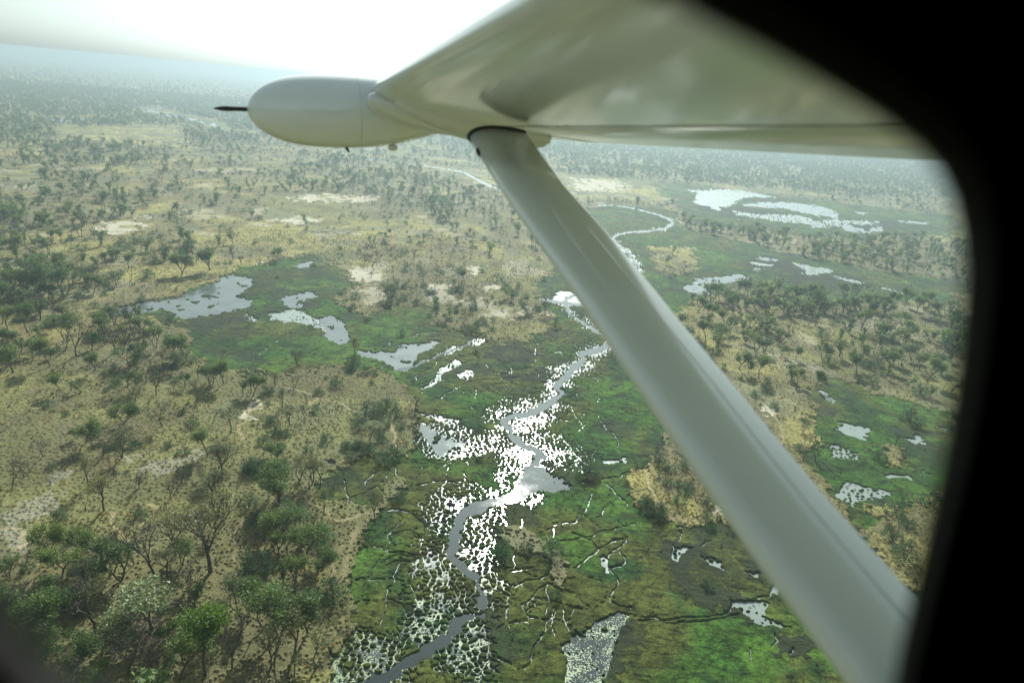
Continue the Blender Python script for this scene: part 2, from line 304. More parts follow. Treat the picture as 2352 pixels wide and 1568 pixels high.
WOOD = [  # (outline, trees per hectare, tall share 0..1)
 (pz('f', [-400,1260, 0,1260, 250,1235, 430,1190, 560,1180, 740,1240, 760,1400, 745,1568, 700,2200, -700,2200]), 62, .6),
 (pz('f', [-300,730, 0,700, 210,742, 420,770, 450,830, 400,880, 300,880, 250,870, 180,920, 0,930, -400,960]), 62, .6),
 (pz('f', [-300,550, 0,545, 130,560, 250,540, 420,560, 430,600, 300,660, 200,690, 60,730, -300,740]), 46, .5),
 (pz('f', [-300,390, 0,400, 130,400, 250,420, 330,470, 430,470, 430,500, 250,520, 230,560, 130,520, 60,540, 0,500, -300,500]), 55, .4),
 (pz('f', [-300,120, 0,125, 560,185, 1300,260, 2400,330, 2400,440, 1980,450, 1560,420, 1290,400, 1290,350, 1150,400, 1000,340, 560,330, 440,330, 420,290, 130,290, 130,320, 300,330, 400,380, 200,385, 0,395, -300,390]), 30, .7),
 (pz('f', [780,330, 880,345, 960,390, 1080,430, 1130,480, 1160,500, 1100,550, 1020,570, 1000,500, 930,450, 780,440, 600,450, 500,450, 500,430, 700,400]), 34, .45),
 (pz('f', [1540,500, 1660,500, 1900,545, 2300,560, 2400,680, 2200,660, 1950,610, 1760,570, 1560,530]), 66, .7),
 (pz('f', [1590,700, 1640,680, 1720,655, 1880,700, 2190,720, 2400,760, 2400,850, 2190,810, 2000,780, 1830,740, 1760,790, 1700,800, 1620,770]), 78, .75),
 (pz('f', [1600,760, 2400,820, 2400,1000, 2200,960, 2000,890, 1900,860, 1860,900, 1830,960, 1760,960, 1660,840]), 20, .7),
 (pz('f', [1400,520, 1560,560, 1540,600, 1480,600]), 6, .3), (pz('a', [600,800, 1000,780, 1050,900, 1230,980, 1280,1100, 1000,1080, 600,1060]), 45, .8),
 (pz('c', [0,0, 300,-20, 390,60, 370,200, 340,340, 0,340]), 10, .3), (pz('g', [0,300, 200,270, 400,400, 500,600, 540,680, 200,650, 0,620]), 12, .2),
 (pz('a', [700,230, 1060,240, 1300,320, 1250,350, 900,380, 720,350]), 30, .3), (pz('f', [280,460, 440,440, 400,420, 330,430]), 50, .2),
]
CLEAR = [pz('f', [130,290, 400,290, 440,325, 300,332, 140,322]), pz('f', [1290,400, 1440,415, 1560,430, 1540,470, 1290,450]), pz('f',[0,392,90,392,90,420,0,430])]

def seg_dist(x, y, pts, wid=None):
    """distance in metres from a polyline given in px, and the half width there"""
    P = np.array([ground(*p) for p in pts]); best = np.full(x.shape, 1e9); hw = np.zeros(x.shape)
    if wid is not None:
        H = []
        for i_ in range(len(P)):                       # a width seen across the line of sight, or foreshortened along it
            dv_ = P[min(i_ + 1, len(P) - 1)] - P[max(i_ - 1, 0)]; q = P[i_]; rr_ = math.hypot(*q); Dd_ = math.hypot(rr_, CAMH)
            sn = abs(dv_[0] * q[1] - dv_[1] * q[0]) / max(math.hypot(*dv_) * rr_, 1e-6)
            H.append(.5 * wid[i_] * Dd_ / FPX * (1 - sn + sn * Dd_ / CAMH))
        H = np.array(H)
    for i in range(len(P) - 1):
        a, b = P[i], P[i + 1]; d = b - a; L = max(float(d @ d), 1e-6); mg = 60 + .25 * math.hypot(*a)
        m = (x > min(a[0], b[0]) - mg) & (x < max(a[0], b[0]) + mg) & (y > min(a[1], b[1]) - mg) & (y < max(a[1], b[1]) + mg)
        if not m.any(): continue
        xx = x[m]; yy = y[m]; t = np.clip(((xx - a[0]) * d[0] + (yy - a[1]) * d[1]) / L, 0, 1)
        dd = np.hypot(xx - a[0] - t * d[0], yy - a[1] - t * d[1]); bm = best[m]; hm = hw[m]; k = dd < bm
        bm[k] = dd[k]; best[m] = bm
        if wid is not None: hm[k] = (H[i] + (H[i + 1] - H[i]) * t)[k]; hw[m] = hm
    return best, hw

def smooth_line(p, n=3):
    for _ in range(n):
        q = np.empty((2 * len(p) - 2, 2)); q[0::2] = .75 * p[:-1] + .25 * p[1:]; q[1::2] = .25 * p[:-1] + .75 * p[1:]
        p = np.vstack([p[:1], q, p[-1:]])
    return p
def smooth_wid(w_, n=3):
    w_ = np.array(w_, float)
    for _ in range(n):
        q = np.empty(2 * len(w_) - 2); q[0::2] = .75 * w_[:-1] + .25 * w_[1:]; q[1::2] = .25 * w_[:-1] + .75 * w_[1:]
        w_ = np.concatenate([w_[:1], q, w_[-1:]])
    return w_

def fields(x, y, full=True):
    """land cover at world points"""
    D = np.hypot(np.hypot(x, y), CAMH)
    am = .018 * D
    sc = 22.
    wx = x + am * 1.6 * (fbm(x, y, sc, 1) - .5) + am * .8 * (fbm(x, y, 7., 5, 3) - .5) * 1.4
    wy = y + am * 3.0 * (fbm(x, y, sc, 2) - .5) + am * 1.6 * (fbm(x, y, 7., 6, 3) - .5) * 1.4
    jx_ = .020 * D * (fbm(x, y, 1.9, 8, 2) - .5); jy_ = .036 * D * (fbm(x, y, 1.9, 9, 2) - .5)
    u, v = to_px(wx + jx_, wy + jy_)
    F = {'D': D, 'u': u, 'v': v}
    grn = np.zeros(x.shape)
    for p in GREEN: grn[inside(p, u, v)] = 1
    for p in TAN: grn[inside(p, u, v)] = 0
    F['green'] = grn
    wood = (16. + 100 * sstep(.42, .68, fbm(x, y, 70., 40))) * (1 + .9 * (1 - sstep(350, 650, D))); tall = np.full(x.shape, .12)
    far = sstep(1200, 2600, D); wood = wood * (1 - far) + far * 40 * sstep(.3, .6, fbm(x, y, 160., 44))
    for p, dn, tl in WOOD:
        m = inside(p, u, v); wood[m] = 3.0 * dn * (0.35 + 1.3 * sstep(.3, .62, fbm(x[m], y[m], 60., 41))) * (.25 + 1.7 * sstep(.42, .58, fbm(x[m], y[m], 24., 42, 3))); tall[m] = tl
    for p in CLEAR: wood[inside(p, u, v)] = .6
    sand = np.zeros(x.shape)
    for p in SAND: sand[inside(p, u, v)] = 1
    flat = np.zeros(x.shape)
    for p in FLAT: flat[inside(p, u, v)] = 1
    F['flat'] = flat; F['sand'] = sand; wood = np.where((sand > 0) | (flat > 0), wood * .3, wood)
    wood = np.where(grn > 0, .35, wood)
    F['tall'] = tall
    open_ = np.zeros(x.shape); u2, v2 = to_px(x + .4 * (wx - x) + .4 * jx_, y + .4 * (wy - y) + .4 * jy_)
    for p, o in PONDS:
        m = inside(p, u2, v2); open_[m] = np.maximum(open_[m], o)
    ch = np.full(x.shape, 1e9); chd = np.full(x.shape, 1e9)
    rx = x + 5. * (fbm(x, y, 6., 71, 4) - .5); ry = y + 7. * (fbm(x, y, 6., 72, 4) - .5)
    for i, (p, wd) in enumerate(RIVER):
        d, hw = seg_dist(rx, ry, smooth_line(p, 2), smooth_wid(wd, 2))
        e = d - hw + (3.0 * (fbm(x, y, 2.4, 75, 3) - .5) if i == 0 else 0)
        ch = np.minimum(ch, e)
        if i == 0: chd = np.minimum(chd, e)
        else: chd = np.minimum(chd, e * 3)
    F['ch'] = ch; F['chd'] = chd
    F['open'] = open_
    F['wood'] = np.where((open_ > .3) | (ch < np.maximum(3, .012 * D)), 0, wood)
    if full:
        th = np.full(x.shape, 1e9)
        tx = x + 4.5 * (fbm(x, y, 7., 81, 4) - .5); ty = y + 6.0 * (fbm(x, y, 7., 82, 4) - .5)
        for p in THIN: th = np.minimum(th, seg_dist(tx, ty, smooth_line(p, 2))[0])
        F['thin'] = th
        dk = np.full(x.shape, 1e9)
        for p in DARKP: dk = np.minimum(dk, seg_dist(tx, ty, smooth_line(p, 2))[0])
        F['dark'] = dk
        tr = np.full(x.shape, 1e9)
        for p in TRACK: tr = np.minimum(tr, seg_dist(tx, ty, smooth_line(p, 2))[0])
        F['track'] = tr
        reed = np.zeros(x.shape)
        for p in REED: reed[inside(p, u, v)] = 1
        F['reed'] = reed
    return F

# ------------------------------------------------------------------ the plain and its water: one fan shaped sheet round the aircraft
az = np.concatenate([np.linspace(-180, -52, 65)[:-1], np.arange(-52, -24, .08), np.arange(-24, 20, .042), np.linspace(20, 52, 401), np.linspace(52, 180, 65)[1:]])
dep = np.concatenate([[.38, .5], np.arange(.62, 6, .085), np.arange(6, 15, .07), np.arange(15, 52, .040), np.linspace(52, 88, 30)])
AZ, DP = np.meshgrid(np.radians(az), np.radians(dep))
RR = CAMH / np.tan(DP); GX = RR * np.sin(AZ); GY = RR * np.cos(AZ)
gx = GX.ravel(); gy = GY.ravel()
F = fields(gx, gy)
D = F['D']; grn = F['green'] > 0
nearf = 1 - sstep(500, 1400, D)
# tussocks: cells whose seams stand under water
jx = gx + 1.2 * (fbm(gx, gy, 4., 21, 2) - .5); jy = gy + 1.2 * (fbm(gx, gy, 4., 22, 2) - .5)
d1, d2, cid = worley(jx, jy, 1.9, 3)
t_small = (d2 - d1)
e1, e2, eid = worley(gx + 5 * (fbm(gx, gy, 9., 25, 3) - .5), gy + 7 * (fbm(gx, gy, 9., 26, 3) - .5), 11., 9)
t_big = (e2 - e1) * 2.5
ww = fbm(gx, gy, 16., 31, 4)
chd = np.maximum(F['chd'], 0)
# the flooded belt along the river widens where the sun strikes it in the middle of the view
gy0 = ground(1170, 1090)[1]
belt = (4 + 7 * fbm(gx, gy, 30., 33, 2)) * (1 - .45 * sstep(260, 380, D)) + 8 * np.exp(-((gy - gy0) / 24) ** 2)
W = (.25 * np.exp(-(chd / (belt * .8)) ** 1.6) * (.1 + 1.8 * ww) * (.25 + 1.5 * sstep(.38, .62, fbm(gx, gy, 6.5, 39, 3))) + .12 * np.exp(-(chd / (belt * 2.1)) ** 2) * sstep(.40, .62, ww)) * (D < 900)
W = np.where(chd < 2.0, W * .75, W)
W = np.where(grn, W, 0)
W = np.maximum(W, np.where((F['open'] > 0) & (F['open'] < .94), F['open'] * (.45 + 1.1 * ww), 0))
t = np.clip(t_small * 1.15 + .05, 0, 1.2) * (.75 + .5 * fbm(gx, gy, 3., 34, 2))
seam = np.where(grn & (chd < 42), np.exp(-(chd / 26) ** 2) * .5 * vnoise(gx / 14, gy / 14, 37), 0)     # wet seams between the larger cushions
big_wet = (t_big < seam * .40 * (.3 + 1.2 * ww)) & grn & (D < 700)
t = t + 1.0 * (1 - sstep(.015, .07, W)) - .30 * (vnoise(gx / .9, gy / .9, 38) - .35) * (W > .03)
z = np.minimum((t - W) * 1.3, .36)
z = np.where(W < .015, .36, z)
bead = np.clip(1.7 * vnoise(gx / 1.1, gy / 1.1, 66) - .25, 0, 1.2)
thin_w = (.0 + .12 * bead) * (1 + D / 600) * (vnoise(gx / 6, gy / 6, 67) > .10)
z = np.minimum(z, np.maximum((F['thin'] - thin_w) * .8, -.15))
seam_w = (.0 + .12 * bead) * np.exp(-(chd / 24) ** 2) * sstep(.38, .56, ww)
z = np.where(grn & (D < 420) & (seam_w > .012), np.minimum(z, np.maximum(((e2 - e1) * 5.5 - seam_w) * .8, -.15)), z)
z = np.minimum(z, np.maximum(F['ch'] * .6, -.35))
isopen = (F['open'] >= .94) | (F['ch'] < 0)
pondn = fbm(gx, gy, 8., 35, 4)
hole = (F['open'] >= .94) & (fbm(gx, gy, 5., 36, 3) > .74) & (F['ch'] > 0)
z = np.where((F['open'] >= .94) & ~hole, -.35, z)
# the edges of the dry ground stand a little higher
bump = fbm(gx, gy, 1.6, 51, 3)
tuft = worley(gx, gy, 1.5, 55)
tuft_h = np.clip(.42 - tuft[0], 0, 1) * 1.2 * (tuft[2] > .35)
dry = ~grn
z = np.where(dry & (z > 0), .62 + .25 * bump + tuft_h * nearf * (F['sand'] < 1) * (F['track'] > .5) + .5 * fbm(gx, gy, 40., 53, 2), z)
swell = fbm(gx, gy, 5.5, 57, 3)
comb = fbm(gx * .35, gy * 1.5, 3.2, 58, 4)
marsh_h = .22 + np.clip(t_big, 0, .35) * .35 + .85 * comb ** 1.3 + .30 * swell + .55 * bump + .5 * F['reed'] * (.5 + bump)
z = np.where(grn & (z > .0), z * (.35 + .9 * marsh_h), z)

z = z * np.where(z > 0, .3 + .7 * (1 - sstep(700, 2500, D)), 1)
# colour of the ground itself
def C(*a): return np.array(a)
n1 = fbm(gx, gy, 35., 61, 4)[:, None]; n2 = fbm(gx, gy, 6., 62, 4)[:, None]; n3 = fbm(gx, gy, 1.3, 63, 2)[:, None]; n4 = fbm(gx, gy, 120., 64, 3)[:, None]
tan = C(.350, .315, .110) * (.62 + .8 * n2) * (.75 + .5 * n3)
greyg = C(.235, .24, .14)
col = tan * (1 - sstep(.45, .66, n1)) + greyg * sstep(.45, .66, n1) * (.8 + .4 * n2)
n5 = sstep(.50, .64, fbm(gx, gy, 17., 65, 4))[:, None] * .75
col = col * (1 - .6 * sstep(.46, .64, n4)) + C(.155, .175, .065) * .6 * sstep(.46, .64, n4)
col = col * (1 - n5) + C(.135, .140, .060) * (.6 + .8 * n3) * n5
col = col * (1 - .5 * (tuft_h > .15)[:, None]) + C(.16, .12, .05) * .5 * (tuft_h > .15)[:, None]
palec = C(.60, .55, .43) * (.85 + .3 * n2)
sandm = (F['sand'] * sstep(.25, .5, fbm(gx, gy, 9., 68, 3)))[:, None]
sandm = np.maximum(sandm, (.6 * sstep(.64, .74, fbm(gx, gy, 26., 69, 4)) * sstep(320, 520, D) * (1 - sstep(900, 1500, D)))[:, None] * .8)
col = col * (1 - sandm) + palec * sandm
flm = (F['flat'] * sstep(.3, .5, fbm(gx, gy, 9., 68, 3)))[:, None] * .8; col = col * (1 - flm) + C(.34, .32, .24) * (.8 + .4 * n2) * flm
trm = np.clip(1.6 - F['track'] / .45, 0, 1)[:, None] * .7 * nearf[:, None]
col = col * (1 - trm) + C(.52, .42, .26) * trm
# ground turns darker brown with the density of the woods
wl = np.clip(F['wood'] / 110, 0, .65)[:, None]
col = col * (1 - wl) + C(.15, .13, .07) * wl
g1 = C(.044, .112, .016); g2 = C(.088, .104, .022); g3 = C(.028, .072, .018); g4 = C(.072, .155, .020)
k = sstep(.34, .56, n1); gc = g1 * (1 - k) + g2 * k
k = sstep(.50, .72, fbm(gx, gy, 14., 70, 4))[:, None]; gc = gc * (1 - k) + g3 * k
k = sstep(.58, .74, fbm(gx, gy, 22., 73, 3))[:, None] * .8; gc = gc * (1 - k) + g4 * k
gc = gc * (.55 + .9 * n2) * (.55 + .9 * n3)
rd_ = 1 - np.abs(2 * fbm(gx * .32 + gy * .10, gy * 1.1, 3.0, 59, 4) - 1)
rd2 = 1 - np.abs(2 * fbm(gx * .8 - gy * .5, gy * .45 + gx * .2, 4.2, 60, 4) - 1)
hatch = (.45 * sstep(.84, .97, rd_) + .35 * sstep(.86, .98, rd2))[:, None]
gc = gc * (1 - hatch * nearf[:, None])
cushion = (eid[:, None] - .5) * .3; gc = gc * (1 + cushion)
reedn = np.maximum(F['reed'], .75 * sstep(.58, .68, fbm(gx, gy, 24., 76, 4)))
rm = reedn[:, None] * (.35 + .65 * sstep(.3, .5, fbm(gx, gy, 7., 74, 3)))[:, None]
gc = gc * (1 - rm) + C(.032, .042, .022) * (.7 + .6 * n2) * rm
fringe = (grn & (F['wood'] > 0.2))[:, None]
dkm = (F['dark'] < .16)[:, None] * .3; gc = gc * (1 - dkm) + C(.02, .03, .012) * dkm
wetc = (np.clip(W, 0, .5) * (z > 0))[:, None] * .6
gc = gc * (1 - wetc) + C(.045, .085, .022) * wetc
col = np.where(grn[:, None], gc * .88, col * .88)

col = np.clip(col, .004, .8)
mud = (z < .02)[:, None]; col = np.where(mud, C(.06, .06, .045), col)

nr, nc = GX.shape
idx = np.arange(nr * nc).reshape(nr, nc)
quads = np.stack([idx[:-1, :-1], idx[1:, :-1], idx[1:, 1:], idx[:-1, 1:]], -1).reshape(-1, 4)
V = np.stack([gx, gy, z], 1)
V = np.vstack([V, [[0, 0, .4]]]); cen = len(V) - 1
T = np.stack([idx[-1, :-1], np.full(nc - 1, cen), idx[-1, 1:]], 1)
gme = mesh_np("ground", V, quads, T, smooth=True)
def set_col(me, name, c):
    a = me.color_attributes.new(name, 'FLOAT_COLOR', 'POINT')
    c4 = np.ones((len(me.vertices), 4), np.float32); c4[:len(c), :3] = c; a.data.foreach_set('color', c4.ravel())
def set_f(me, name, f):
    a = me.attributes.new(name, 'FLOAT', 'POINT'); a.data.foreach_set('value', np.asarray(f, np.float32))
set_col(gme, "cover", col)
set_f(gme, "grassy", np.append(np.where(grn, 1., .3), 1))
m = N("plain_soil_and_grass")
ca = m.n('ShaderNodeAttribute', attribute_name='cover')
ob = m.n('ShaderNodeTexCoord').outputs['Object']
nz = m.n('ShaderNodeTexNoise', {'Vector': ob, 'Scale': 1.8, 'Detail': 4.0, 'Roughness': .7})
f1 = m.n('ShaderNodeMapRange', {0: nz.outputs[0], 1: .3, 2: .7, 3: .42, 4: 1.65})
cc = m.mix(1.0, ca.outputs[0], m.n('ShaderNodeCombineColor', {0: f1.outputs[0], 1: f1.outputs[0], 2: f1.outputs[0]}).outputs[0], 'MULTIPLY')
bp = m.n('ShaderNodeBump', {'Strength': .55, 'Distance': .5, 'Height': nz.outputs[0]})
bs = m.n('ShaderNodeBsdfPrincipled', {'Base Color': cc, 'Roughness': .95, 'Normal': bp.outputs[0], 'Specular IOR Level': .15})
GROUND_MAT = m.surf(bs.outputs[0])
prop(mk("ground", gme, GROUND_MAT), kind='structure')

# water sheet under everything that dips below zero
wetv = z < .06
wf = wetv[quads].any(1)
used, inv = np.unique(quads[wf].ravel(), return_inverse=True)
wV = np.stack([gx[used], gy[used], np.zeros(len(used))], 1)
wme = mesh_np("water", wV, inv.reshape(-1, 4), None, smooth=True)
calm = np.where(F['ch'] < .3, 1.0, np.where(isopen, .85, 0.0))
calm = np.where((F['open'] >= .94) & (F['ch'] > .3), .45 + .3 * pondn, calm)
calm = np.where((F['open'] > .99) & (F['ch'] < 45) & (D < 260), .97, calm)
lily = inside(pz('c', [1240,1380, 1400,1270, 1500,1210, 1620,1190, 1560,1270, 1540,1400, 1520,1500, 1480,1640, 1380,1640, 1400,1480, 1280,1480]), F['u'], F['v']).astype(float)
pads = np.where(F['ch'] < 0, .18 * (fbm(gx, gy, 12., 91, 2) > .5), .8)
pads = np.where((F['open'] >= .94) & (F['ch'] > 0), .30, pads); pads = np.where(lily > 0, .85, pads); calm = np.where(lily > 0, .95, calm)
calm = np.maximum(calm, .8 * (1 - sstep(193, 222, D)))
pads = np.where((D < 208) & (F['ch'] > 0) & (lily == 0), 1.05, pads)
set_f(wme, "calm", calm[used]); set_f(wme, "pads", pads[used])
m = N("river_water")
calm_a = m.n('ShaderNodeAttribute', attribute_name='calm').outputs['Fac']; pads_a = m.n('ShaderNodeAttribute', attribute_name='pads').outputs['Fac']
ob = m.n('ShaderNodeTexCoord').outputs['Object']
vo = m.n('ShaderNodeTexVoronoi', {'Vector': ob, 'Scale': 2.3, 'Randomness': 1.0})
no = m.n('ShaderNodeTexNoise', {'Vector': ob, 'Scale': .22, 'Detail': 5.0, 'Roughness': .65})
rim = m.math('MULTIPLY', m.math('MULTIPLY', pads_a, .62), m.math('MULTIPLY_ADD', no.outputs[0], 2.4, -.5, clamp=True))
pm = m.math('LESS_THAN', vo.outputs['Distance'], rim)
ripple = m.n('ShaderNodeTexNoise', {'Vector': ob, 'Scale': 2.2, 'Detail': 3.0})
bstr = m.math('MULTIPLY_ADD', calm_a, -.19, .20)
bp = m.n('ShaderNodeBump', {'Strength': bstr, 'Distance': .12, 'Height': ripple.outputs[0]})
rn2 = m.n('ShaderNodeTexNoise', {'Vector': ob, 'Scale': .16, 'Detail': 6.0, 'Roughness': .75})
rough = m.math('MULTIPLY', m.math('MULTIPLY_ADD', calm_a, -.180, .208), m.math('MAXIMUM', m.math('MULTIPLY_ADD', rn2.outputs[0], 4.2, -1.15), .25))
wat = m.n('ShaderNodeBsdfPrincipled', {'Base Color': m.mix(calm_a, (.25, .29, .30, 1), (.022, .030, .032, 1)), 'Roughness': rough, 'IOR': 1.45, 'Normal': bp.outputs[0]})  # pale turbid base also stands in for bright sky reflection on ponds
pad = m.n('ShaderNodeBsdfPrincipled', {'Base Color': (.20, .27, .12, 1), 'Roughness': .46, 'IOR': 1.4, 'Normal': bp.outputs[0]})
mx = m.n('ShaderNodeMixShader', {0: pm, 1: wat.outputs[0], 2: pad.outputs[0]})
WATER_MAT = m.surf(mx.outputs[0])
prop(mk("water", wme, WATER_MAT), kind='structure')
GROUND_Z = z
# ------------------------------------------------------------------ trees and bushes
def leaf_mat(name, c, var=.35, transl=.45, rough=.55):
    m = N(name)
    geo = m.n('ShaderNodeNewGeometry'); oi = m.n('ShaderNodeObjectInfo')
    rp = geo.outputs['Random Per Island']
    a = m.math('MULTIPLY_ADD', rp, 2 * var, 1 - var)
    b = m.math('MULTIPLY_ADD', oi.outputs['Random'], .5, .75)
    k = m.math('MULTIPLY', a, b)
    kk = m.n('ShaderNodeCombineColor', {0: m.math('MULTIPLY', k, m.math('MULTIPLY_ADD', oi.outputs['Random'], .3, .85)), 1: k, 2: k}).outputs[0]
    cc = m.mix(1.0, (*c, 1), kk, 'MULTIPLY')
    d = m.n('ShaderNodeBsdfPrincipled', {'Base Color': cc, 'Roughness': rough, 'Specular IOR Level': .35})
    t = m.n('ShaderNodeBsdfTranslucent', {'Color': m.mix(1.0, cc, (1.25, 1.3, .6, 1), 'MULTIPLY')})
    return m.surf(m.n('ShaderNodeMixShader', {0: transl, 1: d.outputs[0], 2: t.outputs[0]}).outputs[0])
def bark_mat(name, c):
    m = N(name)
    ob = m.n('ShaderNodeTexCoord').outputs['Object']
    nz = m.n('ShaderNodeTexNoise', {'Vector': ob, 'Scale': 30.0, 'Detail': 3.0})
    f1 = m.n('ShaderNodeMapRange', {0: nz.outputs[0], 1: .3, 2: .7, 3: .6, 4: 1.4}).outputs[0]
    cc = m.mix(1.0, (*c, 1), m.n('ShaderNodeCombineColor', {0: f1, 1: f1, 2: f1}).outputs[0], 'MULTIPLY')
    return m.surf(m.n('ShaderNodeBsdfPrincipled', {'Base Color': cc, 'Roughness': .9}).outputs[0])
BARK = bark_mat("grey_brown_bark", (.085, .070, .055)); PALEBARK = bark_mat("pale_dead_wood", (.34, .31, .27)); TWIG = bark_mat("twig_bark", (.10, .085, .07))
LEAF = {'olive': leaf_mat("olive_leaves", (.105, .165, .045)), 'sparse': leaf_mat("grey_olive_leaves", (.15, .16, .075), .4, .35),
        'bush': leaf_mat("deep_green_leaves", (.050, .135, .050)), 'pale': leaf_mat("pale_silvery_leaves", (.34, .36, .20), .3, .4),
        'lime': leaf_mat("yellow_green_leaves", (.15, .22, .035), .3, .5), 'shrub': leaf_mat("dull_green_leaves", (.09, .125, .05)),
        'reedy': leaf_mat("reed_leaves", (.05, .07, .03)), 'tuft': leaf_mat("dry_grass_blades", (.30, .22, .10), .3, .3)}

def prism(A, B, ra, rb, k, V, Fq):
    d = (B - A); L = np.linalg.norm(d)
    if L < 1e-6: return
    d /= L; q = np.cross(d, [0, 0, 1.] if abs(d[2]) < .9 else [1., 0, 0]); q /= np.linalg.norm(q); s = np.cross(d, q)
    n0 = len(V)
    for P, rr in ((A, ra), (B, rb)):
        for i in range(k):
            a = 2 * math.pi * i / k; V.append(P + (q * math.cos(a) + s * math.sin(a)) * rr)
    for i in range(k): Fq.append((n0 + i, n0 + (i + 1) % k, n0 + k + (i + 1) % k, n0 + k + i))
def skeleton(rg, depth, spread, trunk_h, stems=1, flat=.5, rad=.03, lean=.12):
    """returns branch list (A, B, ra, rb, level) and the tips of a tree one unit high"""
    out = []; tips = []
    def grow(P, d, L, rr, lev):
        n = 2; Q = P
        for i in range(n):
            d2 = d + rg.normal(0, .13, 3); d2 /= np.linalg.norm(d2)
            Q2 = Q + d2 * L / n; r2 = rr * (1 - .22 * (i + 1) / n)
            out.append((Q, Q2, rr * (1 - .22 * i / n), r2, lev)); Q = Q2; d = d2
        if lev >= depth: tips.append(Q); return
        kids = 3 if rg.random() < .55 else 2
        a0 = rg.random() * 6.28
        for j in range(kids):
            a = a0 + 6.283 * j / kids + rg.normal(0, .35)
            side = np.array([math.cos(a), math.sin(a), 0.]); sp = spread * (.7 + .6 * rg.random())
            nd = d * 1.0 + side * sp + np.array([0, 0, .28 * (1 - flat)]) ; nd[2] = max(nd[2], -.1); nd /= np.linalg.norm(nd)
            grow(Q, nd, L * (.66 + .22 * rg.random()), rr * .66, lev + 1)
    for s_ in range(stems):
        a = rg.random() * 6.28; tl = lean if stems == 1 else .45
        d = np.array([math.cos(a) * tl * rg.random(), math.sin(a) * tl * rg.random(), 1.]); d /= np.linalg.norm(d)
        grow(np.array([math.cos(a) * .02 * (stems > 1), math.sin(a) * .02 * (stems > 1), -.02]), d, trunk_h, rad, 1)
    allp = np.array([b[1] for b in out]); s = 1 / max(allp[:, 2].max(), .01)
    out = [(A * s, B * s, ra, rb, l) for A, B, ra, rb, l in out]; tips = [t_ * s for t_ in tips]
    return out, np.array(tips)
def leaves(rg, centres, n, rad, size, squash=.8, up=.5):
    c = centres[rg.integers(0, len(centres), n)] + rg.normal(0, 1, (n, 3)) * rad * np.array([1, 1, squash])
    nrm = rg.normal(0, 1, (n, 3)); nrm[:, 2] = abs(nrm[:, 2]) + up; nrm /= np.linalg.norm(nrm, axis=1)[:, None]
    q = np.cross(nrm, rg.normal(0, 1, (n, 3))); q /= np.linalg.norm(q, axis=1)[:, None]; s = np.cross(nrm, q)
    sz = size * (.6 + .8 * rg.random((n, 1)))
    V = np.stack([c - q * sz, c - s * sz * .6, c + q * sz, c + s * sz * .55], 1).reshape(-1, 3)
    return V, np.arange(4 * n).reshape(-1, 4)
def blades(rg, tips, n, length, wdt, base=None):
    c = tips[rg.integers(0, len(tips), n)]; d = rg.normal(0, 1, (n, 3)); d[:, 2] = abs(d[:, 2]) * .8 + .15; d /= np.linalg.norm(d, axis=1)[:, None]
    q = np.cross(d, rg.normal(0, 1, (n, 3))); q /= np.linalg.norm(q, axis=1)[:, None]; L = length * (.5 + rg.random((n, 1)))
    V = np.stack([c - q * wdt, c + q * wdt, c + d * L], 1).reshape(-1, 3)
    return V, np.arange(3 * n).reshape(-1, 3)

